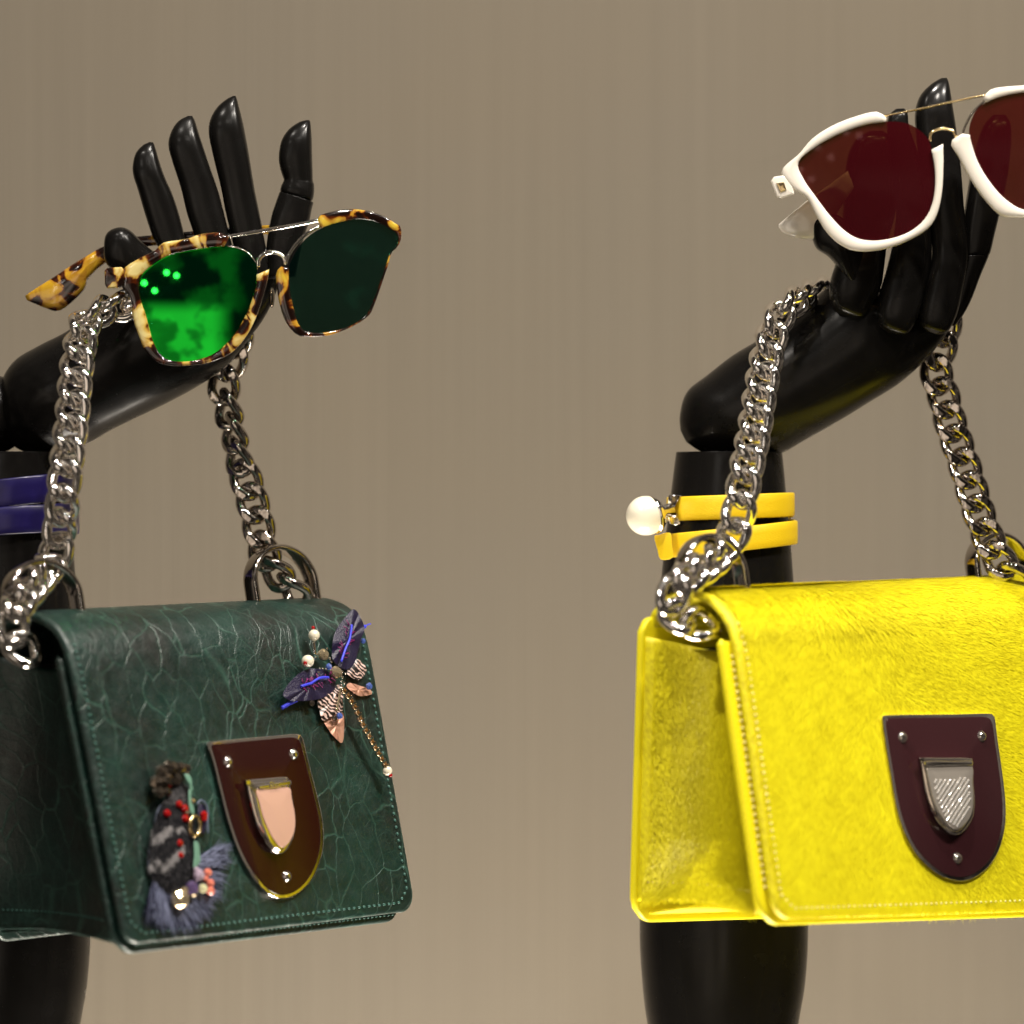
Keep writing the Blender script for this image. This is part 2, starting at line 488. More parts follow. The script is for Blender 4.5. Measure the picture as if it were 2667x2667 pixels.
# ------------------------------------------------------------------ backdrop wall
m = mat('woven_wall_covering', (0.5, 0.42, 0.33), 0.8, spec=0.2); t = NT(m)
co = t.coord()
st = t.noise(t.map(co, (520, 520, 3)), 1.0, 1, 0.5)
st2 = t.noise(t.map(co, (60, 60, 1.5)), 1.0, 3, 0.6)
sm = t.math('ADD', t.math('MULTIPLY', st, 1.0), t.math('MULTIPLY', st2, 0.0))
bl = t.noise(co, 6, 3)
basec = t.mix(bl, (0.130, 0.109, 0.079), (0.123, 0.108, 0.086))
t.l.new(t.mix(1.0, basec, t.ramp(sm, [(0.25, 0.955), (0.75, 1.045)]), 'MULTIPLY'), t.b.inputs['Base Color'])
t.l.new(t.bump(st, 0.5, 0.001), t.b.inputs['Normal'])
WD = 2300.0
nn = 60
xs = np.linspace(-6500, 6500, nn)
V = []; F = []
for z in (-6500, 6500):
    for x in xs: V.append((x, WD+8*math.sin(x/900.0), z))
F = [(i, i+1, nn+i+1, nn+i) for i in range(nn-1)]
o = mesh_obj('wall', np.array(V), F, m)
o['kind'] = 'structure'

# ------------------------------------------------------------------ mannequin arms
def post(name, dx, root, depth):
    prof = [(1182, 1762, 2036), (1185, 1760, 2038), (1279, 1748, 2047), (1400, 1733, 2058), (1530, 1720, 2068), (1800, 1696, 2086), (2100, 1676, 2100), (2400, 1666, 2105), (2550, 1672, 2098), (2667, 1686, 2079), (2850, 1720, 2050), (3050, 1750, 2020)]
    pr = catmull(prof, 5)
    rings = []
    for y, xl, xr in pr:
        L = P(xl+dx, y, depth); R = P(xr+dx, y, depth); c = (L+R)/2; r = (R[0]-L[0])/2
        rings.append(np.array([c+np.array([math.cos(a)*r, math.sin(a)*r*0.95, 0]) for a in np.linspace(0, 2*math.pi, 48, endpoint=False)]))
    # hollow cup mouth
    top = rings[0]; c = top.mean(axis=0)
    pre = [c+(top-c)*0.90+np.array([0, 0, -60]), c+(top-c)*0.915+np.array([0, 0, -3]), c+(top-c)*0.93, c+(top-c)*0.985]
    v, f = rings_mesh(pre+rings)
    return mesh_obj(name, v, f, M['black'], root, sharp=50)

g_arms = 'black mannequin display arms'
armL = thing('mannequin_arm', 'black mannequin arm wearing a violet strap and carrying the green handbag', 'mannequin arm', P(35, 3050, 520), g_arms)
post('upper_arm', -1870, armL, 520)
v, f = loft([(2, 1085, 18, 1135, 520, .9), (-2, 1050, 52, 1172, 520, .95), (6, 990, 135, 1186, 518, .97), (40, 938, 232, 1152, 512, .97), (102, 900, 285, 1122, 505, .96), (174, 863, 350, 1090, 495, .95),
             (240, 815, 440, 1047, 480, .92), (300, 765, 520, 1003, 468, .86), (345, 738, 590, 955, 455, .76), (375, 722, 640, 895, 445, .60), (400, 700, 690, 825, 436, .45),
             (430, 675, 716, 770, 428, .36), (455, 655, 738, 715, 422, .32), (475, 640, 765, 690, 418, .28), (495, 628, 775, 660, 416, .2)], n=36)
mesh_obj('forearm', v, f, M['black'], armL)
v, f = sphere(P(-22, 1080, 545), 108, 36, 22)
mesh_obj('elbow_joint', v, f, M['black'], armL)
fd = 412
def finger(root, pairs, nm='finger', lab=None, n=24, power=3.0):
    v, f = loft(pairs, n=n, power=power)
    return mesh_obj(nm, v, f, M['black'], root, label=lab)
finger(armL, [(440, 712, 520, 700, fd, .8), (420, 660, 505, 668, fd, .9), (396, 612, 484, 622, fd, .9), (376, 552, 467, 560, fd, .9), (361, 500, 450, 508, fd, .9), (347, 455, 431, 465, fd, .95), (347, 425, 418, 430, fd, 1), (355, 398, 409, 400, fd, 1), (372, 379, 403, 380, fd, .9), (389, 370, 399, 371, fd, .8)])
finger(armL, [(540, 720, 630, 712, fd, .8), (522, 660, 612, 662, fd, .9), (506, 612, 598, 612, fd, .9), (487, 556, 585, 560, fd, .9), (471, 490, 568, 496, fd, .9), (450, 425, 547, 435, fd, .95), (439, 380, 528, 378, fd, 1), (446, 345, 516, 342, fd, 1), (464, 317, 508, 316, fd, .9), (488, 302, 501, 302, fd, .8)])
finger(armL, [(625, 720, 712, 712, fd, .8), (612, 660, 697, 662, fd, .9), (599, 600, 685, 602, fd, .9), (586, 545, 674, 546, fd, .9), (575, 487, 662, 487, fd, .9), (556, 410, 650, 412, fd, .95), (544, 350, 639, 350, fd, 1), (548, 313, 630, 308, fd, 1), (566, 280, 622, 277, fd, .95), (590, 259, 617, 258, fd, .9), (606, 250, 614, 250, fd, .8)])
ix = finger(armL, [(690, 730, 770, 720, fd, .8), (694, 640, 786, 640, fd, .9), (706, 568, 806, 575, fd, .92), (716, 535, 812, 545, fd, .95), (727, 504, 816, 529, fd, .95), (729, 501, 813, 526, fd, .95)])
v, f = loft([(733, 506, 806, 524, fd, .9), (730, 497, 814, 520, fd, .93), (732, 486, 818, 504, fd, .95), (739, 470, 818, 482, fd, .95), (737, 462, 815, 470, fd, .95), (729, 436, 814, 440, fd, .97), (726, 408, 813, 405, fd, 1), (733, 368, 812, 366, fd, 1), (752, 338, 810, 336, fd, .95), (778, 319, 808, 318, fd, .9), (796, 313, 806, 313, fd, .8)], n=24, power=3.0)
mesh_obj('finger_tip', v, f, M['black'], ix, label='jointed tip of the index finger')
finger(armL, [(271, 640, 271, 656, 372, .9), (276, 614, 274, 680, 372, .95), (290, 599, 287, 698, 375, .95), (316, 592, 312, 713, 380, .95), (340, 601, 345, 728, 385, .9), (368, 628, 382, 742, 395, .8), (400, 655, 425, 765, 405, .7), (450, 690, 480, 800, 410, .6)], 'thumb', n=24)

armR = thing('mannequin_arm', 'black mannequin arm wearing the yellow pearl strap beside the yellow handbag', 'mannequin arm', P(1905, 3050, 560), g_arms)
post('upper_arm', 0, armR, 560)
v, f = loft([(1772, 1120, 1788, 1152, 555, .9), (1770, 1088, 1830, 1178, 555, .95), (1778, 1045, 1900, 1192, 553, .97), (1796, 1012, 1975, 1192, 550, .97), (1838, 980, 2036, 1180, 545, .97), (1909, 925, 2105, 1141, 530, .96), (1987, 878, 2190, 1093, 515, .94),
             (2069, 818, 2265, 1047, 498, .90), (2130, 768, 2340, 1000, 480, .82), (2165, 735, 2400, 948, 462, .66), (2185, 728, 2445, 898, 450, .5), (2205, 738, 2476, 850, 440, .36), (2225, 745, 2482, 815, 435, .26), (2250, 745, 2470, 785, 432, .2)], n=36)
fa = mesh_obj('forearm', v, f, M['black'], armR)
fd = 375
finger(armR, [(2185, 822, 2215, 830, 372, .8), (2168, 800, 2250, 828, 370, .9), (2160, 765, 2275, 790, 370, .9), (2164, 725, 2295, 745, 372, .9), (2178, 680, 2302, 700, 375, .9), (2190, 620, 2312, 630, 390, .8), (2196, 540, 2334, 545, 400, .7), (2200, 460, 2336, 460, 405, .7), (2210, 400, 2330, 400, 405, .7), (2232, 360, 2322, 360, 405, .75), (2262, 342, 2300, 341, 405, .7)])
finger(armR, [(2310, 866, 2340, 874, 360, .8), (2290, 848, 2366, 868, 358, .9), (2282, 815, 2388, 832, 358, .9), (2292, 760, 2408, 775, 360, .9), (2312, 690, 2424, 700, 365, .9), (2330, 600, 2425, 605, 370, .9), (2335, 500, 2410, 500, 375, .9), (2322, 400, 2390, 400, 380, .9), (2310, 335, 2368, 333, 382, .95), (2316, 300, 2364, 298, 383, .9), (2332, 284, 2356, 283, 384, .8)])
finger(armR, [(2412, 862, 2442, 872, 352, .8), (2396, 845, 2470, 862, 350, .9), (2398, 800, 2492, 818, 350, .9), (2410, 740, 2508, 752, 352, .9), (2426, 680, 2521, 682, 356, .9), (2426, 620, 2520, 622, 360, .9), (2412, 540, 2510, 540, 365, .9), (2396, 440, 2502, 440, 370, .95), (2385, 340, 2490, 340, 375, .95), (2384, 290, 2482, 288, 378, 1), (2396, 250, 2476, 247, 380, .95), (2424, 220, 2471, 217, 381, .9), (2450, 204, 2466, 203, 382, .8)])
ix = finger(armR, [(2468, 850, 2488, 848, 395, .8), (2466, 828, 2512, 815, 395, .9), (2476, 790, 2532, 775, 395, .9), (2488, 730, 2552, 722, 395, .9), (2498, 676, 2573, 672, 395, .95), (2500, 668, 2574, 666, 395, .95)])
v, f = loft([(2505, 672, 2566, 668, 395, .8), (2500, 664, 2578, 660, 395, .9), (2505, 620, 2590, 610, 395, .9), (2512, 550, 2606, 545, 395, .9), (2525, 470, 2622, 468, 395, .9), (2540, 390, 2632, 388, 395, .9), (2560, 330, 2632, 328, 395, .9), (2585, 300, 2620, 300, 395, .8)], n=24, power=3.0)
mesh_obj('finger_tip', v, f, M['black'], ix, label='jointed tip of the index finger')
finger(armR, [(2110, 598, 2116, 622, 330, .9), (2118, 572, 2128, 648, 330, .9), (2145, 555, 2158, 668, 335, .9), (2180, 560, 2185, 700, 345, .9), (2215, 590, 2210, 745, 360, .8), (2250, 640, 2240, 790, 380, .7)], 'thumb')

# ------------------------------------------------------------------ straps round the arms
def band(root, dx, depth, ya, yb, h, mt, a0, a1, rr=6, nm='strap_band'):
    """ya..yb height along the angle a0..a1 (0 = right, going to the front)"""
    n = 90; sec = []
    rings = []
    for i in range(n+1):
        tt = i/n; a = a0+(a1-a0)*tt
        y = ya(a) if callable(ya) else ya+(yb-ya)*tt
        rx = 158+(y-1280)*0.075+8
        c = P(1903+dx, y, depth)
        rad = np.array([math.cos(a), -math.sin(a), 0])
        ring = []
        for (e, z) in ((0, -1), (0, -.33), (0, .33), (0, 1), (.35, 1.06), (.8, 1.0), (1, .93), (1.05, .33), (1.05, -.33), (1, -.93), (.8, -1.0), (.35, -1.06)):
            ring.append(c+rad*(rx+e*rr)+np.array([0, 0, z*h/2]))
        rings.append(np.array(ring))
    v, f = rings_mesh(rings)
    return mesh_obj(nm, v, f, mt, root, sharp=60)
brY = thing('pearl_bracelet', 'yellow leather strap wound twice round the arm, closed with a big pearl', 'bracelet', P(1903, 1460, 560))
pi = math.pi
f1 = lambda a: 1322+6*math.cos(a)*-1 if False else 1327-10*(math.cos(a)+1)/2
band(brY, 0, 560, lambda a: 1326-12*(math.cos(a)+1)/2 if a > 0 else 1314+(-a)/pi*60, 0, 62, M['strap'], pi*1.0, -pi*0.5)
band(brY, 0, 560, lambda a: (1422-36*(math.cos(a)+1)/2) if a > 0 else 1386-(-a)/pi*30, 0, 62, M['strap'], pi*1.02, -pi*0.6, rr=9)
# folded tail of the strap at the left
tl = Plane(P(1720, 1420, 440), (-0.75, -1, 0))
v, f = prism(tl, rpoly([(1704, 1398), (1716, 1393), (1746, 1388), (1750, 1420), (1752, 1452), (1721, 1457), (1712, 1430)], 3), -8, 2, 2)
mesh_obj('strap_tail', v, f, M['strap'], brY)
plb = Plane(P(1755, 1325, 470), (-0.35, -1, 0))
v, f = prism(plb, rpoly([(1741, 1290), (1756, 1289), (1771, 1290), (1771, 1294), (1753, 1296), (1753, 1357), (1770, 1359), (1770, 1366), (1744, 1364), (1740, 1330)], 2), -14, 12, 2)
mesh_obj('clasp', v, f, M['silver'], brY)
v, f = tube([P(1700, 1341, 442), P(1708, 1339, 446), P(1720, 1336, 450), P(1728, 1333, 455), P(1748, 1328, 468)], [53, 50, 36, 17, 20], 28)
mesh_obj('pearl_setting', v, f, M['silver'], brY)
v, f = sphere(P(1682, 1343, 440), 54, 32, 20); mesh_obj('pearl', v, f, M['pearl'], brY)

brP = thing('strap_bracelet', 'violet leather strap wound twice round the left mannequin arm', 'bracelet', P(33, 1460, 520))
band(brP, -1870, 520, lambda a: 1302-36*(math.cos(a)+1)/2 if a > 0 else 1266+(-a)/pi*60, 0, 72, M['purple'], pi*1.0, -pi*0.5)
band(brP, -1870, 520, lambda a: 1366-20*(math.cos(a)+1)/2 if a > 0 else 1356-(-a)/pi*30, 0, 72, M['purple'], pi*1.0, -pi*0.6, rr=9)

# ------------------------------------------------------------------ handbags
def sheet_solid(fn, us, vs, thick, R, uvscale):
    """fn(u,v)->pos (arrays), edge distance e; solid of given thickness with rounded border"""
    U, Vv = np.meshgrid(us, vs)
    pos, e = fn(U, Vv)
    h = 1e-3
    pu, _ = fn(U+h, Vv); pu0, _ = fn(U-h, Vv); pv, _ = fn(U, Vv+h); pv0, _ = fn(U, Vv-h)
    nr = np.cross(pv-pv0, pu-pu0); nr /= np.linalg.norm(nr, axis=2)[..., None]+1e-12
    q = np.clip(R-e, 0, R)
    dr = (R-np.sqrt(np.maximum(R*R-q*q, 0)))[..., None]
    A = pos-nr*dr; B = pos-nr*(thick-dr*0.8)
    nv_, nu_ = U.shape
    verts = np.vstack([A.reshape(-1, 3), B.reshape(-1, 3)])
    N = nu_*nv_; F = []
    for j in range(nv_-1):
        for i in range(nu_-1):
            a = j*nu_+i
            F.append((a, a+nu_, a+nu_+1, a+1)); F.append((N+a, N+a+1, N+a+nu_+1, N+a+nu_))
    bd = [i for i in range(nu_)]+[j*nu_+nu_-1 for j in range(1, nv_)]+[(nv_-1)*nu_+i for i in range(nu_-2, -1, -1)]+[j*nu_ for j in range(nv_-2, 0, -1)]
    for k in range(len(bd)):
        a = bd[k]; b = bd[(k+1) % len(bd)]
        F.append((a, b, N+b, N+a))
    uvw = np.vstack([np.stack([U*uvscale[0], Vv*uvscale[1]], 2).reshape(-1, 2)]*2)
    return verts, F, uvw

class Bag:
    def __init__(s, TL, TR, BR, BL, dTL, ang, lean, Tt, Tb, prof, rb=60):
        a = math.radians(ang)
        s.u = np.array([math.cos(a), math.sin(a), 0]); nf = np.array([math.sin(a), -math.cos(a), 0])
        s.nh = nf; vdn = unit(np.array([nf[0]*lean, nf[1]*lean, -1]))
        n = unit(np.cross(s.u, vdn)); n = n if n[1] < 0 else -n
        s.pl = Plane(P(TL[0], TL[1], dTL), n); s.n = n
        s.c = [s.pl.hit(*q) for q in (TL, TR, BR, BL)]
        s.W = np.linalg.norm(s.c[1]-s.c[0]); s.H = np.linalg.norm(s.c[3]-s.c[0])
        s.Tt = Tt; s.Tb = Tb; s.rb = rb
        pr = catmull(prof, 12)     # (v px, w px) from back top over the crest to the front bottom
        dd = np.r_[0, np.cumsum(np.linalg.norm(np.diff(pr, axis=0), axis=1))]
        s.pr = pr; s.pd = dd; s.L = dd[-1]
    def F(s, u, v, w):
        u = np.asarray(u, float)[..., None]; v = np.asarray(v, float)[..., None]; w = np.asarray(w, float)[..., None]
        a, b, c, d = s.c
        return (a*(1-u)+b*u)*(1-v)+(d*(1-u)+c*u)*v+s.n*np.maximum(w, -30)+s.nh*np.minimum(w+30, 0)
    def flap(s, U, S):
        """U 0..1, S 0..1 along the flap"""
        l = np.clip(S, -0.01, 1.01)*s.L
        v = np.interp(l, s.pd, s.pr[:, 0]); w = np.interp(l, s.pd, s.pr[:, 1])
        tt = np.clip(v-(s.H-s.rb), 0, s.rb)
        um = (s.rb-np.sqrt(np.maximum(s.rb**2-tt**2, 0)))/s.W
        # soft sag: the leather is slightly pillowed
        u = um+U*(1-2*um)
        pos = s.F(u, v/s.H, w+5*np.sin(math.pi*np.clip(U, 0, 1))*np.clip(v/s.H, 0, 1))
        bow = -14*np.sin(math.pi*np.clip(U, 0, 1))*np.clip(1-v/60.0, 0, 1)*0
        e = np.minimum(np.minimum(U, 1-U)*s.W, (1-S)*s.L)
        return pos, e
    def edge_grid(s, L, n, R, both=True, lastonly=False):
        a = np.array([0, .06, .18, .38, .65, 1.0])*R/L
        mid = np.linspace(R/L, 1-R/L, n)[1:-1]
        if lastonly: return np.r_[np.linspace(0, 1-R/L, n)[:-1], (1-a)[::-1]]
        return np.r_[a, mid, (1-a)[::-1]]

def rod_beads(path, step, l, r):
    """row of stitches along a polyline (list of 3-D points with outward normals)"""
    pts = path
    d = np.r_[0, np.cumsum(np.linalg.norm(np.diff(pts, axis=0), axis=1))]
    n = int(d[-1]/step); parts = []
    for i in range(n):
        a = (i+0.5)*step
        q = [np.array([np.interp(x, d, pts[:, k]) for k in range(3)]) for x in (a-l/2, a+l/2)]
        t = unit(q[1]-q[0]); c = (q[0]+q[1])/2
        up = np.array([0, -1.0, 0]); up = unit(up-t*np.dot(up, t)); s_ = np.cross(t, up)
        parts.append(sphere(c, r, 6, 4, [t*l/2, s_*r, up*r]))
    return join(parts)

def dring(root, bag, uc, w, width, ytop_v, base_v):
    """U shaped band standing on the bag top; plane along the bag width"""
    n = bag.n; u = bag.u; up = unit(np.cross(u, n)); up = up if up[2] > 0 else -up
    base = bag.F(uc, base_v, w)
    top = bag.F(uc, ytop_v, w)
    Hh = np.dot(top-base, up); R = width/2
    path = []
    ar = R
    ar = min(R, 0.62*Hh)
    for k in range(5): path.append((-R*(1+.0*k), (Hh-ar)*k/5.0))
    for k in range(25):
        a = math.pi*(1-k/24.0); path.append((R*math.cos(a), (Hh-ar)+ar*math.sin(a)))
    for k in range(1, 6): path.append((R, (Hh-ar)*(1-k/5.0)))
    path = np.array(path)
    tg = np.gradient(path, axis=0); tg /= np.linalg.norm(tg, axis=1)[:, None]
    rings = []
    ra, ax = 9, 26
    for (x, z), (tx, tz) in zip(path, tg):
        c = base+u*x+up*z; rd = -u*tz+up*tx
        ring = []
        for k in range(16):
            a = 2*math.pi*k/16
            ca, sa = math.cos(a), math.sin(a)
            ring.append(c+rd*ra*math.copysign(abs(ca)**0.6, ca)+n*ax*math.copysign(abs(sa)**0.6, sa))
        rings.append(np.array(ring))
    v, f = rings_mesh(rings)
    return mesh_obj('strap_ring', v, f, M['gunmetal'], root)

# chain link mesh, one per metal
def link_mesh(mt, filed):
    a, b, c, r = 33.5, 47.8, 14.0, 14.0
    n = 40
    s_ = np.linspace(0, 2*math.pi, n, endpoint=False)
    pts = np.stack([a*np.sin(s_), b*np.cos(s_), c*np.sin(2*s_)], 1)
    v, f = tube(pts, r, 14, closed=True)
    # filed flat on both faces like a curb chain
    zlim = c+r*0.62
    if filed: v[:, 2] = np.clip(v[:, 2], -zlim, zlim)
    me = bpy.data.meshes.new('chain_link'); me.from_pydata((v*K).tolist(), [], f)
    me.polygons.foreach_set('use_smooth', [True]*len(me.polygons)); me.set_sharp_from_angle(angle=math.radians(35))
    me.materials.append(mt); return me
LINK = {}
def chain(root, pts, mt, step=67.0, rolls=None, scale=1.0):
    """pts: x,y,depth,roll degrees"""
    if mt not in LINK: LINK[mt] = link_mesh(M[mt], mt == 'gunmetal')
    q = catmull(pts, 10)
    w = np.array([list(P(x, y, d))+[ro] for x, y, d, ro in q])
    d = np.r_[0, np.cumsum(np.linalg.norm(np.diff(w[:, :3], axis=0), axis=1))]
    n = int(d[-1]/step)
    off = np.array(root['_o'][:])
    for i in range(n+1):
        l = i*step
        c = np.array([np.interp(l, d, w[:, k]) for k in range(4)])
        e = 30
        p0 = np.array([np.interp(l-e, d, w[:, k]) for k in range(3)]); p1 = np.array([np.interp(l+e, d, w[:, k]) for k in range(3)])
        ty = unit(p1-p0); z = np.array([0, -1.0, 0]); z = unit(z-ty*np.dot(z, ty)); x = np.cross(ty, z)
        ro = math.radians(c[3]+random.uniform(-7, 7))
        x2 = x*math.cos(ro)+z*math.sin(ro); z2 = np.cross(x2, ty)
        Mx = Matrix([[x2[0]*scale, ty[0]*scale, z2[0]*scale, 0], [x2[1]*scale, ty[1]*scale, z2[1]*scale, 0], [x2[2]*scale, ty[2]*scale, z2[2]*scale, 0], [0, 0, 0, 1]])
        Mx.translation = Vector(c[:3]*K-off)
        o = bpy.data.objects.new('chain_link', LINK[mt]); sc.collection.objects.link(o)
        o.parent = root; o.matrix_basis = Mx
random.seed(4)

def build_bag(root, bag, mats, hair=False):
    R = 13
    us = bag.edge_grid(bag.W, 90, R); vs = bag.edge_grid(bag.L, 110, R, lastonly=True)
    # ---- flap
    v, f, uvw = sheet_solid(bag.flap, us, vs, 24, R, (bag.W/1000, bag.L/1000))
    fl = mesh_obj('flap', v, f, mats['skin'], root, uv=uvw)
    # ---- front and back panels under the flap
    def panel(u0, u1, v0, v1, wf, rr, rt):
        def fn(U, V):
            vv = v0+(v1-v0)*V
            tb = np.clip((V-1)*(v1-v0)*bag.H+rr, 0, rr); ttp = np.clip(rt-V*(v1-v0)*bag.H, 0, rt)
            um = (rr-np.sqrt(np.maximum(rr**2-tb**2, 0))+rt-np.sqrt(np.maximum(rt**2-ttp**2, 0)))/bag.W
            uu = u0+um+U*(u1-u0-2*um)
            e = np.minimum(np.minimum(U, 1-U)*bag.W*(u1-u0), np.minimum(V, 1-V)*(v1-v0)*bag.H)
            return bag.F(uu, vv, wf(vv)), e
        return fn
    g1 = bag.edge_grid(bag.W, 30, 10); g2 = bag.edge_grid(bag.H, 30, 10)
    u0 = mats['u0']
    v, f, uvw = sheet_solid(panel(u0, 1-0.02, 0.09, mats['vbot'], lambda q: -30-0*q, 75, 8), g1, g2, 22, 10, (1, 1))
    fp = mesh_obj('front_panel', v, f, mats['body'], root, uv=uvw)
    wb = lambda q: -(bag.Tt+(bag.Tb-bag.Tt)*q)
    v, f, uvw = sheet_solid(panel(mats['ub'], 1-0.02, 0.02, mats['vback'], lambda q: wb(q)+11, 75, 45), g1, g2, 22, 10, (1, 1))
    mesh_obj('back_panel', v, f, mats['body'], root, uv=uvw)
    # ---- gusset (side and bottom), concave
    for side in (0, 1):
        nv_, nt = 40, 24
        V = []; uvq = []
        for j in range(nv_+1):
            vv = 0.085+(mats['vbot']-0.035-0.085)*j/nv_
            k = j/nv_
            fu = (u0+0.012) if side == 0 else 0.968
            bu = (mats['ub']+0.012) if side == 0 else 0.968
            deep = mats['fold']*(1-0.25*k)*(1-np.clip((k-0.74)/0.26, 0, 1)**1.4*0.9)
            for i in range(nt+1):
                t_ = i/nt
                uu = fu+(bu-fu)*t_; w0 = -48; w1 = wb(vv)+12
                sg = 1 if side == 0 else -1
                uin = sg*deep*(math.sin(math.pi*t_)**0.8)/bag.W
                # top edge dips in the middle
                vtop = vv+(0.05*math.sin(math.pi*t_)*(1-k)**3)
                bot = 0.03*math.sin(math.pi*t_)*max(0, (k-0.9)*10)*-1
                V.append(bag.F(uu+uin, vtop+bot*0.7, w0+(w1-w0)*t_)); uvq.append(((w1-w0)*t_/1000, vv*bag.H/1000))
        F_ = []
        for j in range(nv_):
            for i in range(nt):
                a = j*(nt+1)+i; F_.append((a, a+1, a+nt+2, a+nt+1))
        o = mesh_obj('side_gusset', np.array(V), F_, mats['gus'], root, uv=uvq)
        so = o.modifiers.new('thickness', 'SOLIDIFY'); so.thickness = 6*K; so.offset = 0
        if side == 0: gV = (np.array(V).reshape(nv_+1, nt+1, 3))
    # bottom
    V = []
    for j in range(31):
        uu = u0+0.03+(0.96-u0-0.03)*j/30
        for i in range(17):
            t_ = i/16; vb = mats['vbot']-0.035
            w0 = -46; w1 = wb(vb)+12
            V.append(bag.F(uu, vb+0.0-0.02*math.sin(math.pi*t_)+(mats['vback']-mats['vbot'])*t_, w0+(w1-w0)*t_))
    F_ = [(j*17+i, j*17+i+1, (j+1)*17+i+1, (j+1)*17+i) for j in range(30) for i in range(16)]
    o = mesh_obj('base_gusset', np.array(V), F_, mats['gus'], root, uv=np.array(V)[:, :2]/1000)
    so = o.modifiers.new('thickness', 'SOLIDIFY'); so.thickness = 8*K; so.offset = 0
    # dark lining under the flap top
    V = [];
    for j in range(9):
        uu = 0.06+0.88*j/8
        for w in (-56, wb(0.1)+14): V.append(bag.F(uu, 0.13, w))
    mesh_obj('lining', np.array(V), [(2*j, 2*j+1, 2*j+3, 2*j+2) for j in range(8)], M['dark'], root)
    # ---- stitching: flap edge
    def flap_line(U, S):
        p, e = bag.flap(np.asarray(U, float), np.asarray(S, float)); return p
    ins = 27
    s0 = mats['stitch_from']
    S1 = np.linspace(s0, 1-(ins+35)/bag.L, 80); a = flap_line(np.full(80, ins/bag.W), S1)
    S2 = np.linspace(0, 1, 80); b = flap_line(ins/bag.W+30/bag.W+S2*(1-2*(ins+30)/bag.W), np.full(80, 1-ins/bag.L))
    c = flap_line(np.full(80, 1-ins/bag.W), S1[::-1])
    path = np.vstack([a, b, c])+bag.n*1.0
    v, f = rod_beads(path, 18.5, 11, mats['st_r'])
    mesh_obj('stitching', v, f, mats['thread'], fl, kind='stuff')
    vv = np.linspace(0.13, mats['vbot']-0.09, 60)
    pth = bag.F(np.full(60, u0+0.033-(0.008 if hair else 0)), vv, np.full(60, -28.0))
    pth2 = bag.F(np.linspace(u0+0.06, 0.95, 60), np.full(60, mats['vbot']-0.022), np.full(60, -28.0))
    v, f = join([rod_beads(pth, 18.5, 11, mats['st_r']*0.9), rod_beads(pth2, 15, 10, 3.0)])
    mesh_obj('stitching', v, f, mats['thread2'], fp, kind='stuff')
    # gusset foot stitches
    vb = mats['vbot']-0.07
    pb = []
    for i in range(40):
        t_ = 0.04+0.92*i/39; w0 = -48; w1 = wb(vb)+12
        uu = (u0+0.012)+(mats['ub']-u0)*t_
        row = gV[int(0.93*40)]; x = t_*24; i0 = min(int(x), 23)
        pb.append(row[i0]*(1-(x-i0))+row[i0+1]*(x-i0)-bag.u*4)
    v, f = rod_beads(np.array(pb), 15, 10, 3.2)
    mesh_obj('stitching', v, f, mats['thread'], fl, kind='stuff')
    return fl, gV

def clasp(root, bag, outline, screws, barq, btn, inlay, enamel, inmat, text=False, gems=False):
    pl = bag.pl
    ol = resample(rpoly(outline, 8), 120, True) if True else outline
    v, f = prism(pl, ol, 2, 17, 3); plate = mesh_obj('clasp_plate', v, f, M['silver'], root, sharp=40)
    v, f = prism(pl, soften(offset_poly(ol, 8.0), 6), 10, 18.5, 2); mesh_obj('enamel_face', v, f, enamel, plate, sharp=40)
    for x, y in screws:
        c = pl.hit(x, y, 20); a = unit(np.cross(pl.n, [0, 0, 1])); b = np.cross(pl.n, a)
        v, f = join([sphere(c, 12, 18, 10, [a*13, b*13, pl.n*9]), sphere(c-pl.n*1, 12, 18, 6, [a*15.5, b*15.5, pl.n*3])])
        mesh_obj('screw', v, f, M['silver'], plate)
    bt = resample(rpoly(btn, 8), 90, True)
    v, f = prism(pl, bt, 17, 30, 4); bo = mesh_obj('clasp_button', v, f, M['silver'], root, sharp=40)
    bt2 = offset_poly(bt, 8)
    v, f = prism(pl, bt2, 28, 46, 4); mesh_obj('button_rim', v, f, M['silver'], bo, sharp=40)
    il = resample(rpoly(inlay, 8), 80, True)
    v, f = prism(pl, il, 40, 49, 2.5); mesh_obj('button_inlay', v, f, inmat, bo, sharp=40)
    v, f = prism(pl, resample(np.array(barq, float), 60, True), 30, 54, 4); br = mesh_obj('clasp_bar', v, f, M['silver'], root, sharp=40)
    return plate, bo, br

# ---- green bag
gb = Bag((167, 1632), (950, 1592), (1088, 2372), (328, 2464), -240, 45, 0.23, 335, 540,
         [(34, -330), (0, -300), (-40, -230), (-62, -160), (-58, -95), (-34, -42), (10, -8), (70, 0), (200, 0), (400, 0), (600, 0), (820, 0), (0, 0)][:-1]+[(870, 0)], 58)
def fixprof(b, prof):
    pr = catmull(prof+[(b.H, 0)], 12); dd = np.r_[0, np.cumsum(np.linalg.norm(np.diff(pr, axis=0), axis=1))]
    b.pr = pr; b.pd = dd; b.L = dd[-1]
PROFG = [(34, -335), (-4, -310), (-34, -240), (-44, -160), (-34, -90), (-10, -40), (28, -15), (72, -5), (125, -1.2), (190, -0.2), (300, 0), (450, 0), (650, 0)]
fixprof(gb, PROFG)
bagG = thing('handbag', 'dark green crackled leather handbag on a silver chain, with two brooches', 'handbag', gb.F(0.5, 1.03, -200), 'shield clasp handbags on chains')
matsG = dict(skin=M['green'], body=M['green'], gus=M['green'], thread=M['green_thread'], thread2=M['green_thread'], u0=-0.012, ub=-0.02, vbot=1.022, vback=1.03, fold=90, st_r=4.0, stitch_from=0.33)
build_bag(bagG, gb, matsG)
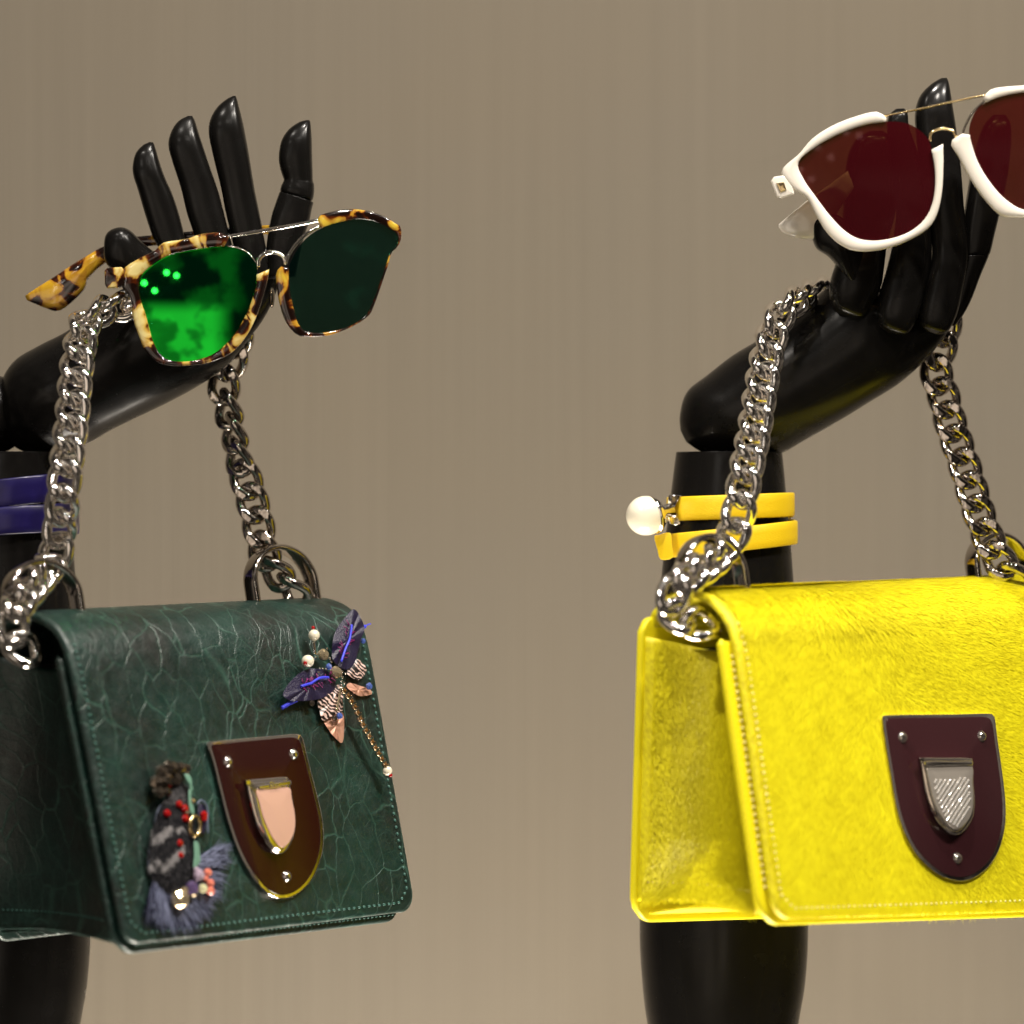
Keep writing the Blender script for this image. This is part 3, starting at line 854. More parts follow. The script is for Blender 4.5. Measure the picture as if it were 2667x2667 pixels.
clasp(bagG, gb,
      [(539, 1936), (545, 1932), (600, 1926), (700, 1917), (765, 1911), (782, 1913), (790, 1926), (806, 1990), (824, 2060), (838, 2120), (843, 2160), (842, 2210), (830, 2255), (810, 2295), (780, 2325), (750, 2340), (715, 2338), (680, 2312), (645, 2265), (615, 2205), (590, 2130), (572, 2060), (555, 1990)],
      [(595, 1984), (766, 1964), (748, 2282)],
      [(672, 2046), (686, 2043), (720, 2037), (757, 2031), (760, 2038), (758, 2044), (720, 2050), (674, 2056), (672, 2052)],
      [(640, 2036), (644, 2031), (690, 2027), (744, 2023), (752, 2032), (762, 2080), (769, 2130), (768, 2165), (758, 2195), (740, 2220), (722, 2222), (695, 2200), (668, 2150), (652, 2095)],
      [(668, 2058), (700, 2055), (752, 2051), (760, 2080), (768, 2120), (768, 2158), (757, 2188), (740, 2206), (728, 2204), (706, 2175), (686, 2130), (675, 2090)],
      M['wine'], M['rose'])
dring(bagG, gb, 0.063, -150, 222, -0.205, -0.035)
dring(bagG, gb, 0.855, -150, 222, -0.225, -0.035)
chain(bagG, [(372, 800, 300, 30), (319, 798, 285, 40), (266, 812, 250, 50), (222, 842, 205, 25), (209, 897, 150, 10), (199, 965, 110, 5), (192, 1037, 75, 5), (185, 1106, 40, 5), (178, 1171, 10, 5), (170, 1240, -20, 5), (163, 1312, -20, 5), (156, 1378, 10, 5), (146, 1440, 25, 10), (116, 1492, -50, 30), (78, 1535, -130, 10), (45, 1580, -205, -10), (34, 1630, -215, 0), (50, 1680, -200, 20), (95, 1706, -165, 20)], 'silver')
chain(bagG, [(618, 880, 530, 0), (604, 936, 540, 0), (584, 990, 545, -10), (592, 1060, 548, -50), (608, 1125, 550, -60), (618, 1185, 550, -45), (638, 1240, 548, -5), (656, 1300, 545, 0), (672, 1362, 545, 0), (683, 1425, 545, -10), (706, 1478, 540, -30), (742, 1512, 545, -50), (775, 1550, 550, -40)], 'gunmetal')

# ---- yellow bag
yb = Bag((1908, 1592), (2778, 1552), (2872, 2368), (2022, 2396), -250, 40, 0.19, 315, 512, PROFG, 60)
PROFY = [(34, -335), (-4, -310), (-40, -240), (-56, -160), (-46, -90), (-14, -42), (26, -16), (70, -5.5), (125, -1.4), (190, -0.2), (300, 0), (450, 0), (650, 0)]
fixprof(yb, PROFY)
bagY = thing('handbag', 'bright yellow calf hair handbag hanging on its silver chain', 'handbag', yb.F(0.5, 1.03, -200), 'shield clasp handbags on chains')
matsY = dict(skin=M['yhide'], body=M['yellow'], gus=M['yhide'], thread=M['ythread'], thread2=M['ythread'], u0=-0.022, ub=-0.03, vbot=1.012, vback=1.05, fold=135, st_r=4.6, stitch_from=0.33)
flY, gV = build_bag(bagY, yb, matsY, True)
plate, bo, br = clasp(bagY, yb,
      [(2297, 1868), (2303, 1863), (2360, 1861), (2480, 1860), (2570, 1858), (2585, 1861), (2592, 1872), (2598, 1920), (2608, 1990), (2617, 2060), (2620, 2110), (2617, 2160), (2602, 2215), (2575, 2258), (2535, 2288), (2493, 2295), (2445, 2278), (2395, 2235), (2358, 2175), (2334, 2100), (2318, 2010), (2305, 1930)],
      [(2352, 1920), (2558, 1917), (2495, 2235)],
      [(2408, 1982), (2440, 1981), (2490, 1982), (2532, 1980), (2535, 1986), (2533, 1993), (2490, 1994), (2415, 1996), (2408, 1990)],
      [(2396, 1978), (2400, 1973), (2460, 1973), (2525, 1974), (2533, 1984), (2536, 2040), (2539, 2085), (2535, 2125), (2515, 2160), (2492, 2175), (2465, 2165), (2435, 2130), (2415, 2080), (2404, 2030)],
      [(2416, 1998), (2450, 1996), (2528, 1994), (2533, 2040), (2535, 2085), (2528, 2125), (2510, 2150), (2488, 2160), (2462, 2140), (2438, 2100), (2424, 2050)],
      M['wine2'], mat('pale_metal_inlay', (0.40, 0.36, 0.31), 0.35, 0.5))
# crystal pave on the yellow bag's button, slanted rows
rnd = random.Random(3)
parts = []
from math import floor
poly = np.array([(2432, 2030), (2524, 2026), (2530, 2085), (2522, 2122), (2506, 2146), (2488, 2156), (2466, 2136), (2446, 2100)])
def inside(x, y, p):
    c = False; n = len(p)
    for i in range(n):
        x0, y0 = p[i]; x1, y1 = p[(i+1) % n]
        if (y0 > y) != (y1 > y) and x < (x1-x0)*(y-y0)/(y1-y0)+x0: c = not c
    return c
ca, sa = math.cos(math.radians(-57)), math.sin(math.radians(-57))
for i in range(-14, 15):
    for j in range(-24, 25):
        lx, ly = j*6.4, i*10.0
        x = 2484+lx*ca-ly*sa; y = 2092+lx*sa+ly*ca
        if inside(x, y, poly):
            parts.append(gem(yb.pl.hit(x, y, 50), 3.6, yb.n+np.array([rnd.uniform(-.25, .25), 0, rnd.uniform(-.25, .25)]), rnd, 6))
v, f = join(parts)
M['strass'] = mat('clear_strass', (0.92, 0.90, 0.86), 0.14, 0.6, coat=1.0)
mesh_obj('crystal_pave', v, f, M['strass'], bo, smooth=False, kind='stuff')
dring(bagY, yb, 0.063, -145, 205, -0.245, -0.045)
dring(bagY, yb, 0.92, -145, 205, -0.205, -0.045)
chain(bagY, [(2128, 762, 425, 35), (2098, 770, 385, 40), (2070, 786, 330, 40), (2028, 828, 290, 20), (2006, 892, 255, 5), (1992, 955, 215, 0), (1979, 1025, 170, 0), (1969, 1090, 125, 0), (1957, 1157, 80, 0), (1943, 1224, 40, 0), (1932, 1290, 15, 0), (1922, 1345, 15, 0), (1908, 1395, 5, 10), (1878, 1440, -60, 30), (1840, 1472, -135, 10), (1797, 1500, -205, -10), (1760, 1538, -228, 0), (1753, 1588, -215, 20), (1790, 1618, -190, 20), (1832, 1626, -165, 20)], 'silver')
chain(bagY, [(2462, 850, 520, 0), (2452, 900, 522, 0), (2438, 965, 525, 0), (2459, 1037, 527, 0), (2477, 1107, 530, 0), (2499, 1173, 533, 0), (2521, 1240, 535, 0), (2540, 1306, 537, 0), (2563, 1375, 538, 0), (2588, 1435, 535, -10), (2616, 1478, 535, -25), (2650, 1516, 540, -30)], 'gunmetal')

# ---- calf hair
def hair_mesh(pos, nrm, dirv, length, width, lift, tint, rng):
    N = len(pos)
    L = length*rng.uniform(0.6, 1.25, N)[:, None]
    side = np.cross(nrm, dirv); side /= np.linalg.norm(side, axis=1)[:, None]+1e-9
    wd = width*rng.uniform(0.7, 1.3, N)[:, None]
    lf = lift*rng.uniform(0.4, 1.5, N)[:, None]
    b0 = pos+nrm*0.5
    mid = pos+dirv*L*0.5+nrm*lf*0.7+side*rng.normal(0, .06, N)[:, None]*L
    tip = pos+dirv*L+nrm*lf*0.9+side*rng.normal(0, .10, N)[:, None]*L
    V = np.stack([b0-side*wd/2, b0+side*wd/2, mid-side*wd*.42, mid+side*wd*.42, tip], 1).reshape(-1, 3)
    i = np.arange(N)*5
    q = np.stack([i, i+1, i+3, i+2], 1); tr = np.stack([i+2, i+3, i+4], 1)
    return V, q, tr, np.repeat(tint, 5)
def hair_obj(name, H, mt, parent):
    V, q, tr, tint = H
    v = V*K-np.array(parent['_o'][:])
    me = bpy.data.meshes.new(name)
    nq, nt = len(q), len(tr)
    me.vertices.add(len(v)); me.vertices.foreach_set('co', v.ravel())
    me.loops.add(nq*4+nt*3); me.loops.foreach_set('vertex_index', np.r_[q.ravel(), tr.ravel()].astype(np.int32))
    me.polygons.add(nq+nt)
    me.polygons.foreach_set('loop_start', np.r_[np.arange(nq)*4, nq*4+np.arange(nt)*3].astype(np.int32))
    me.update(calc_edges=True); me.validate()
    me.polygons.foreach_set('use_smooth', [True]*len(me.polygons))
    a = me.attributes.new('tint', 'FLOAT', 'POINT'); a.data.foreach_set('value', tint.astype(np.float32))
    me.materials.append(mt)
    o = bpy.data.objects.new(name, me); sc.collection.objects.link(o); o.parent = parent; o['_o'] = parent['_o']; o['kind'] = 'stuff'
    return o
rng = np.random.default_rng(7)
N = 150000
U = rng.uniform(0.036, 0.97, N); S = rng.uniform(0.0, 1-34/yb.L, N)
def frame(U, S):
    p, e = yb.flap(U, S); h = 1e-3
    du = yb.flap(U+h, S)[0]-yb.flap(U-h, S)[0]; ds = yb.flap(U, S+h)[0]-yb.flap(U, S-h)[0]
    du /= np.linalg.norm(du, axis=1)[:, None]; ds /= np.linalg.norm(ds, axis=1)[:, None]
    n = np.cross(ds, du); n /= np.linalg.norm(n, axis=1)[:, None]
    return p, du, ds, n
p, du, ds, nr = frame(U, S)
px = U*yb.W; py = np.interp(S*yb.L, yb.pd, yb.pr[:, 0])
# parting runs from the top middle down to the clasp; hair falls left on one side, right on the other
ridge = 420+py*0.30
q = np.tanh((px-ridge)/150.0)
def fnoise(x, y, s):
    return np.sin(x/s+1.3*np.sin(y/(s*1.3)))*np.cos(y/s*0.9+1.1*np.sin(x/(s*0.8)))
ang = np.where(q < 0, 0.55*q, 1.15*q)+0.18*fnoise(px, py, 60)+0.06*fnoise(px+300, py, 22)+rng.normal(0, .06, N)
ang = ang - 0.5*np.clip((py-250)/500, 0, 1)*(q > 0)*q
dv = du*np.sin(ang)[:, None]+ds*np.cos(ang)[:, None]
clump = fnoise(px+40*np.sin(py/33), py*0.6, 16)*0.5+fnoise(px, py, 47)*0.35
tint = np.clip(0.70+0.20*clump+rng.normal(0, .08, N), 0, 1)
lift = 5.5+2.5*clump
H = hair_mesh(p, nr, dv, 54, 2.8, lift.clip(2, 12)[:, None]*1.0 if False else 3.8, tint, rng)
hair_obj('calf_hair', H, M['yhair'], flY)
# gusset hair, shorter
gv = gV; nvv, ntt = gv.shape[0], gv.shape[1]
Ng = 26000
a = rng.uniform(0, nvv-1.001, Ng); b = rng.uniform(0.8, ntt-1.8, Ng)
ai = a.astype(int); bi = b.astype(int); fa_ = (a-ai)[:, None]; fb = (b-bi)[:, None]
p00 = gv[ai, bi]; p10 = gv[ai+1, bi]; p01 = gv[ai, bi+1]; p11 = gv[ai+1, bi+1]
pp = (p00*(1-fa_)+p10*fa_)*(1-fb)+(p01*(1-fa_)+p11*fa_)*fb
dvv = p10-p00; dvv /= np.linalg.norm(dvv, axis=1)[:, None]+1e-9
dt = p01-p00; dt /= np.linalg.norm(dt, axis=1)[:, None]+1e-9
nn_ = np.cross(dvv, dt); nn_ /= np.linalg.norm(nn_, axis=1)[:, None]+1e-9
nn_ *= np.where(nn_ @ (-yb.u) > 0, 1, -1)[:, None]
an = rng.normal(-0.25, .25, Ng)
dd_ = dvv*np.cos(an)[:, None]+dt*np.sin(an)[:, None]
H = hair_mesh(pp+nn_*3, nn_, dd_, 24, 2.8, 5.0, np.clip(rng.normal(.62, .06, Ng), 0, 1), rng)
hair_obj('calf_hair', H, M['yhair'], flY)

# maker's word on the green bag's clasp bar
cu = bpy.data.curves.new('lettering', 'FONT'); cu.body = 'Dior'; cu.size = 19*K; cu.extrude = 1.2*K; cu.align_x = 'CENTER'; cu.align_y = 'CENTER'
to = bpy.data.objects.new('lettering', cu); sc.collection.objects.link(to)
dg = bpy.context.evaluated_depsgraph_get()
me = bpy.data.meshes.new_from_object(to.evaluated_get(dg)); bpy.data.objects.remove(to)
me.name = 'lettering'; me.materials.clear(); me.materials.append(M['silver'])
for B_, xy in ((gb, (716, 2043.5)),):
    o = bpy.data.objects.new('lettering', me); sc.collection.objects.link(o)
    par = [c for c in bagG.children if c.name.startswith('clasp_bar')][0]
    o.parent = par
    n = B_.n; u = B_.u; up = np.cross(n, u); up = up if up[2] > 0 else -up
    Mx = Matrix([[u[0], up[0], n[0], 0], [u[1], up[1], n[1], 0], [u[2], up[2], n[2], 0], [0, 0, 0, 1]])
    Mx.translation = Vector(B_.pl.hit(xy[0], xy[1], 55)*K-np.array(bagG['_o'][:]))
    o.matrix_basis = Mx

# ------------------------------------------------------------------ sunglasses
class Shades:
    def __init__(s, root, p0, n):
        s.root = root; s.pl = Plane(p0, n)
    def lens(s, inner, mt, dome, wrap=(0, 0), w=0):
        """inner: closed outline in px"""
        q = resample(rpoly(inner, 6), 96, True); c = q.mean(axis=0)
        V = []; nr = 18
        sc_ = np.abs(q-c).max()
        def z(p):
            d = (p-c)/sc_
            return w+dome*(1-(d[0]**2+d[1]**2)*0.8)+wrap[0]*d[0]+wrap[1]*d[1]
        rings = []
        for k in range(nr, 0, -1):
            r = k/nr
            rings.append(np.array([s.pl.hit(*(c+(p-c)*r*1.012), z(c+(p-c)*r)) for p in q]))
        back = np.array([s.pl.hit(*(c+(p-c)*1.012), z(p)-9) for p in q])
        v, f = rings_mesh([back]+rings, cap0=False)
        return mesh_obj('lens', v, f, mt, s.root, sharp=25)
    def rim(s, inner, outers, mt, t, wrap=(0, 0), w=0, nm='rim', groove=0, parent=None):
        q = resample(rpoly(inner, 6), 240, True); c = q.mean(axis=0); sc_ = np.abs(q-c).max()
        th = np.arctan2(q[:, 1]-c[1], q[:, 0]-c[0]); r = np.linalg.norm(q-c, axis=1)
        o_ = np.argsort(th); th = th[o_]; r = r[o_]
        parts = []
        for outer in outers:
            oq = resample(catmull(outer, 8), 70)
            rings = []
            for k, p in enumerate(oq):
                a = math.atan2(p[1]-c[1], p[0]-c[0])
                rr = np.interp(a, np.r_[th-2*math.pi, th, th+2*math.pi], np.r_[r, r, r])
                i = c+np.array([math.cos(a), math.sin(a)])*rr
                d = (p-i); zz = w+wrap[0]*(i[0]-c[0])/sc_+wrap[1]*(i[1]-c[1])/sc_
                sec = []
                for m_ in range(12):
                    b = 2*math.pi*m_/12; cb, sb = math.cos(b), math.sin(b)
                    e = 0.5+0.5*math.copysign(abs(cb)**0.42, cb); zt = t*math.copysign(abs(sb)**0.42, sb)
                    sec.append(s.pl.hit(*(i+d*e), zz+zt))
                rings.append(np.array(sec))
            parts.append(rings_mesh(rings))
        v, f = join(parts)
        return mesh_obj(nm, v, f, mt, parent or s.root)
    def wire(s, pts, r, mt, nm, w=0, parent=None):
        q = catmull([(x, y, dw) for x, y, dw in pts], 6)
        v, f = tube(np.array([s.pl.hit(x, y, w+dw) for x, y, dw in q]), r, 10)
        return mesh_obj(nm, v, f, mt, parent or s.root)
g1 = lambda L: [(x*.5694, y*.5694+200) for x, y in L]
gsun = thing('sunglasses', 'tortoiseshell sunglasses with green mirrored lenses perched on black fingers', 'sunglasses', P(660, 700, 300), 'sunglasses on the mannequin hands')
G = Shades(gsun, P(660, 700, 262), (0.06, -1, 0.05))
inL = g1([(640, 925), (690, 868), (770, 820), (880, 795), (1000, 778), (1080, 780), (1130, 800), (1162, 832), (1172, 880), (1168, 960), (1140, 1050), (1090, 1150), (1030, 1225), (960, 1275), (870, 1300), (800, 1300), (745, 1278), (705, 1220), (684, 1150), (665, 1080), (642, 1010)])
inR = g1([(1338, 835), (1380, 765), (1440, 712), (1520, 675), (1620, 655), (1700, 660), (1770, 688), (1815, 722), (1820, 765), (1785, 805), (1765, 860), (1735, 950), (1700, 1040), (1670, 1095), (1600, 1140), (1500, 1167), (1410, 1167), (1365, 1130), (1342, 1050), (1325, 960), (1322, 880)])
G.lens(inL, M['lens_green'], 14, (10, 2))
G.lens(inR, M['lens_green_dim'], 14, (-34, 0))
oL = g1([(1046, 738), (1010, 712), (940, 716), (900, 724), (850, 742), (770, 752), (736, 764), (712, 792), (640, 828), (575, 868), (552, 905), (552, 955), (590, 1000), (602, 1050), (612, 1120), (640, 1200), (665, 1255), (712, 1300), (780, 1322), (880, 1320), (970, 1305), (1060, 1262), (1125, 1190), (1168, 1110), (1200, 1020), (1222, 940), (1232, 880)])
G.rim(inL, [oL], M['tort'], 15, (10, 2))
oR = g1([(1452, 650), (1475, 628), (1580, 606), (1680, 612), (1760, 640), (1812, 672), (1834, 688), (1834, 745), (1815, 782), (1790, 806), (1776, 860), (1744, 955), (1712, 1045), (1685, 1095), (1600, 1148), (1500, 1184), (1420, 1190), (1360, 1182), (1312, 1130), (1284, 1060), (1268, 980), (1262, 900), (1285, 868)])
G.rim(inR, [oR], M['tort_dark'], 14, (-34, 0))
e = lambda x, y, w=0: (x*.5694, y*.5694+200, w)
G.wire([e(1030, 732), e(1180, 708), e(1330, 682), e(1475, 652)], 5.2, M['silver'], 'brow_bar', 2)
G.wire([e(1180, 870), e(1182, 838), e(1205, 812), e(1240, 803), e(1275, 808), e(1298, 830), e(1306, 858)], 6.3, M['silver'], 'bridge', 3)
G.wire([e(1306, 850, 25), e(1318, 818, 25), e(1350, 770, 22), e(1400, 720, 20), (1470*.5694, 680*.5694+200, 18)], 4.6, M['silver'], 'wire_rim', 0)
G.wire([e(1040, 775), e(1085, 782), e(1135, 806), e(1170, 850), e(1176, 880)], 2.5, M['gunmetal'], 'wire_rim', 6)
# nose pads
v, f = sphere(G.pl.hit(708, 775, -30), 10, 16, 10, [np.array([7, 10, 0.0]), np.array([0, 0, 28.0]), np.array([4, -14, 0])]); mesh_obj('nose_pad', v, f, M['darkgem'], gsun)
# hinge block
v, f = prism(G.pl, resample(np.array(g1([(478, 888), (490, 874), (556, 870), (572, 885), (566, 955), (548, 966), (490, 968), (480, 950)])), 40, True), -24, 12, 5)
mesh_obj('hinge_block', v, f, M['tort'], gsun)
# temple behind the fingers with its pointed tip
tp = Plane(P(300, 700, 470), (0.05, -1, 0))
top = [(790, 582), (700, 586), (600, 592), (500, 602), (400, 612), (345, 618), (300, 632), (262, 645), (232, 663), (190, 688), (139, 722), (84, 757), (66, 770)]
bot = [(790, 606), (700, 610), (600, 618), (500, 628), (405, 640), (362, 646), (320, 660), (280, 682), (250, 705), (226, 731), (222, 752), (186, 789), (151, 811), (116, 802), (70, 782)]
ta = resample(catmull(top, 6), 60); tb = resample(catmull(bot, 6), 60)
v, f = loft([(a_[0], a_[1], b_[0], b_[1], 470-abs(i_-30)*0.2, .9 if i_ < 25 else .9-.5*(i_-25)/34) for i_, (a_, b_) in enumerate(zip(ta, tb))], n=20, sub=1, power=3.2)
mesh_obj('temple', v, f, M['tort_amber'], gsun)

g2 = lambda L: [(1600+x*.5523, 180+y*.5523) for x, y in L]
wsun = thing('sunglasses', 'ivory white sunglasses with dark wine lenses held by black fingers', 'sunglasses', P(2400, 560, 200), 'sunglasses on the mannequin hands')
Wh = Shades(wsun, P(2300, 500, 215), (-0.12, -1, 0.02))
inA = g2([(868, 440), (950, 368), (1060, 308), (1180, 265), (1290, 250), (1375, 258), (1435, 290), (1478, 335), (1500, 410), (1512, 500), (1506, 600), (1480, 680), (1430, 740), (1350, 785), (1240, 808), (1150, 798), (1080, 755), (1010, 680), (950, 600), (895, 520)])
Wh.lens(inA, M['lens_wine'], 14, (8, 0))
oA = g2([(1284, 230), (1236, 200), (1130, 225), (1020, 270), (930, 330), (870, 400), (810, 450), (786, 485), (808, 530), (850, 572), (905, 605), (950, 690), (1000, 770), (1060, 826), (1125, 856), (1210, 860), (1310, 840), (1410, 798), (1485, 748), (1524, 680), (1546, 580), (1553, 450), (1551, 352)])
Wh.rim(inA, [oA], M['ivory'], 16, (8, 0))
inB = g2([(1676, 290), (1700, 212), (1745, 165), (1820, 132), (1932, 110), (2040, 105), (2140, 120), (2220, 170), (2260, 230), (2240, 330), (2200, 430), (2150, 540), (2080, 620), (2000, 660), (1920, 660), (1840, 608), (1775, 535), (1722, 450), (1692, 370)])
Wh.lens(inB, M['lens_wine'], 14, (-10, 0))
oB = g2([(1738, 140), (1758, 108), (1800, 88), (1932, 76), (2060, 70), (2170, 88), (2260, 140), (2330, 200), (2310, 300), (2240, 440), (2190, 560), (2110, 660), (2020, 700), (1920, 700), (1825, 692), (1765, 640), (1690, 540), (1625, 420), (1585, 346), (1640, 304)])
Wh.rim(inB, [oB], M['ivory'], 16, (-10, 0))
e2 = lambda x, y, w=0: (1600+x*.5523, 180+y*.5523, w)
Wh.wire([e2(1270, 222), e2(1430, 190), e2(1600, 152), e2(1750, 122)], 3.2, M['gold'], 'brow_bar', 2)
Wh.wire([e2(1488, 340), e2(1492, 305), e2(1520, 286), e2(1555, 281), e2(1592, 290), e2(1612, 320)], 4.2, M['gold'], 'bridge', 3)
Wh.wire([e2(1640, 310), e2(1658, 262), e2(1690, 205), e2(1745, 150)], 3.2, M['gunmetal'], 'wire_rim', 2)
hb = prism(Wh.pl, resample(np.array(g2([(738, 528), (752, 508), (800, 500), (840, 545), (850, 590), (785, 610), (765, 600)])), 40, True), -24, 8, 5)
hbo = mesh_obj('hinge_block', hb[0], hb[1], M['ivory'], wsun)
v, f = prism(Wh.pl, resample(np.array(g2([(764, 538), (800, 532), (812, 570), (782, 580)])), 24, True), 4, 12, 2)
mesh_obj('hinge', v, f, M['gold'], hbo)
tp_ = g2([(774, 738), (782, 725), (850, 668), (920, 610), (1010, 545), (1100, 480)]); bt_ = g2([(776, 748), (800, 772), (870, 798), (945, 800), (1000, 750), (1130, 560)])
v, f = loft([(a_[0], a_[1], b_[0], b_[1], 322, r_) for a_, b_, r_ in zip(tp_, bt_, (.8, .7, .55, .42, .4, .4))], n=20, sub=6, power=3.0)
mesh_obj('temple', v, f, M['ivory'], wsun)

# ------------------------------------------------------------------ dragonfly brooch
rnd = random.Random(11)
dg_ = thing('dragonfly_brooch', 'dragonfly brooch of navy leather wings, pearls and a long rhinestone tail on the green flap', 'brooch', gb.pl.hit(880, 1800, 5))
B = lambda x, y: (700+x*.2484, 1580+y*.2484)
pl = gb.pl
def hit(x, y, w): return pl.hit(*B(x, y), w)
def leaf(nm, poly, mt, w0, tilt, thick=5, parent=dg_):
    q = np.array([B(*p) for p in poly]); q = resample(rpoly(q, 5), 60, True); c = q.mean(axis=0)
    rings = []
    for r, dz in ((1.0, -thick), (1.0, 0), (0.8, 1.5), (0.5, 3), (0.2, 4)):
        rings.append(np.array([pl.hit(*(c+(p-c)*r), w0+dz+tilt[0]*(p[0]-c[0])*r+tilt[1]*(p[1]-c[1])*r+3*math.sin(p[0]*.2+p[1]*.13)*r) for p in q]))
    v, f = rings_mesh(rings)
    return mesh_obj(nm, v, f, mt, parent, sharp=45)
def stroke(pts, r, w, mt, nm, par):
    q = catmull([hit(x, y, w) for x, y in pts], 4)
    v, f = tube(q, r, 8); return mesh_obj(nm, v, f, mt, par)
w1 = leaf('upper_wing', [(890, 25), (780, 140), (690, 280), (660, 480), (690, 585), (800, 660), (880, 620), (930, 500), (965, 350), (1005, 230), (960, 110)], M['navy'], 26, (0.15, -0.05))
w2 = leaf('upper_wing', [(150, 905), (250, 760), (400, 655), (560, 660), (650, 700), (700, 800), (680, 880), (560, 960), (400, 985), (250, 990), (180, 960)], M['navy'], 26, (-0.1, 0.05))
w3 = leaf('lower_wing', [(510, 990), (600, 900), (700, 830), (770, 820), (780, 960), (770, 1100), (690, 1130), (572, 1195), (535, 1100)], M['zebra'], 18, (0, 0.05))
w4 = leaf('lower_wing', [(820, 700), (870, 600), (930, 550), (1010, 620), (1022, 680), (985, 735), (930, 768)], M['zebra'], 18, (0, 0))
leaf('wing_tip', [(575, 1190), (640, 1150), (720, 1090), (780, 1120), (792, 1250), (772, 1425), (690, 1370), (610, 1265)], M['copper'], 10, (0, 0.05), parent=w3)
leaf('wing_tip', [(815, 835), (850, 800), (960, 830), (1060, 868), (1078, 918), (960, 938), (870, 890)], M['copper'], 10, (0, 0), parent=w4)
stroke([(870, 190), (862, 260), (845, 350), (810, 430), (785, 500), (760, 578)], 3.4, 36, M['blue_thread'], 'embroidery', w1)
stroke([(340, 835), (400, 815), (450, 800), (500, 765), (560, 742), (628, 742)], 3.4, 36, M['blue_thread'], 'embroidery', w2)
parts = []
for (cx, cy, ang_, n_) in ((815, 370, -75, 22), (500, 785, -20, 26)):
    for k in range(n_):
        s_ = rnd.uniform(-170, 170); a = math.radians(ang_); sd = rnd.choice((-1, 1))
        x = cx+s_*math.cos(a); y = cy+s_*math.sin(a); b = a+sd*rnd.uniform(.6, 1.5)
        l0, l1 = rnd.uniform(15, 25), rnd.uniform(50, 95)
        parts.append(tube([hit(x+l0*math.cos(b), y+l0*math.sin(b), 33), hit(x+l1*math.cos(b), y+l1*math.sin(b), 34)], 1.1, 5))
v, f = join(parts); mesh_obj('embroidery', v, f, M['magenta_thread'], w2, kind='stuff')
def ball(nm, x, y, w, r, mt, par=dg_):
    v, f = sphere(hit(x, y, w), r, 20, 14); return mesh_obj(nm, v, f, mt, par)
def crystal(nm, x, y, w, r, mt, par=dg_, sides=8):
    v, f = gem(hit(x, y, w), r, pl.n+np.array([rnd.uniform(-.3, .3), 0, rnd.uniform(-.3, .3)]), rnd, sides)
    return mesh_obj(nm, v, f, mt, par, smooth=False)
ball('pearl', 475, 300, 34, 15.5, M['pearl']); ball('bead', 465, 222, 32, 5.2, M['red'])
ball('pearl', 410, 572, 36, 17, M['pearl']); ball('bead', 382, 590, 52, 5.6, M['red'])
stroke([(470, 370), (474, 430), (482, 500)], 4.5, 30, M['silver'], 'antenna', dg_)
crystal('head', 572, 505, 34, 17, M['clear'], sides=10)
crystal('body_crystal', 705, 690, 34, 18, M['clear'], sides=10)
crystal('crystal', 630, 628, 36, 9.5, M['bluegem']); crystal('crystal', 742, 1145, 30, 9.5, M['bluegem']); crystal('crystal', 1052, 835, 28, 10.5, M['bluegem'])
crystal('crystal', 990, 360, 22, 8, M['bluegem']); crystal('crystal', 450, 1012, 24, 9.5, M['darkgem']); crystal('crystal', 690, 1170, 26, 8, M['darkgem'])
for x, y in ((500, 500), (490, 530), (535, 650), (520, 690), (515, 720), (640, 550), (655, 580), (610, 440), (770, 680), (800, 700), (770, 740), (790, 800), (600, 655), (760, 780), (640, 540), (565, 650)):
    ball('seed_bead', x, y, 32, 3.4, M['silver'])
stroke([(760, 840), (745, 920), (725, 1010), (712, 1095)], 3.2, 34, M['clear'], 'bugle_bead', dg_)
stroke([(140, 1062), (190, 1030), (250, 1000), (295, 980)], 5.2, 20, M['blue_thread'], 'tube_bead', dg_)
stroke([(950, 248), (985, 222), (1012, 205)], 5.0, 22, M['blue_thread'], 'tube_bead', dg_)
stroke([(1012, 205), (1040, 188), (1070, 180)], 1.6, 22, M['blue_thread'], 'thread_end', dg_)
tailp = resample(catmull([(790, 880), (850, 962), (905, 1055), (945, 1145), (1010, 1280), (1080, 1410), (1145, 1530), (1220, 1655)], 8), 14)
a_ = unit(np.cross(pl.n, [0, 0, 1])); b_ = np.cross(pl.n, a_)
for x, y in tailp:
    c = hit(x, y, 42); parts = []
    a0 = math.radians(35); q1 = a_*math.cos(a0)+b_*math.sin(a0); q2 = -a_*math.sin(a0)+b_*math.cos(a0)
    rings = [np.array([c+pl.n*h+(q1*sx+q2*sy)*s_ for sx, sy in ((-1, -1), (1, -1), (1, 1), (-1, 1))]) for h, s_ in ((-7, 4), (-5, 6.2), (2, 6.4), (2, 4.6), (-2, 4.4))]
    parts.append(rings_mesh(rings))
    for sx, sy in ((-1, -1), (1, -1), (1, 1), (-1, 1)):
        parts.append(sphere(c+(q1*sx+q2*sy)*5.9+pl.n*4, 2.1, 7, 5))
    v, f = join(parts); cup = mesh_obj('stone_setting', v, f, M['old_gold'], dg_)
    v, f = gem(c+pl.n*2, 5.4, pl.n, rnd, 8); mesh_obj('rhinestone', v, f, M['amber'], cup, smooth=False)
ball('pearl', 1245, 1722, 40, 13, M['pearl']); ball('bead', 1276, 1768, 44, 5.4, M['red'])

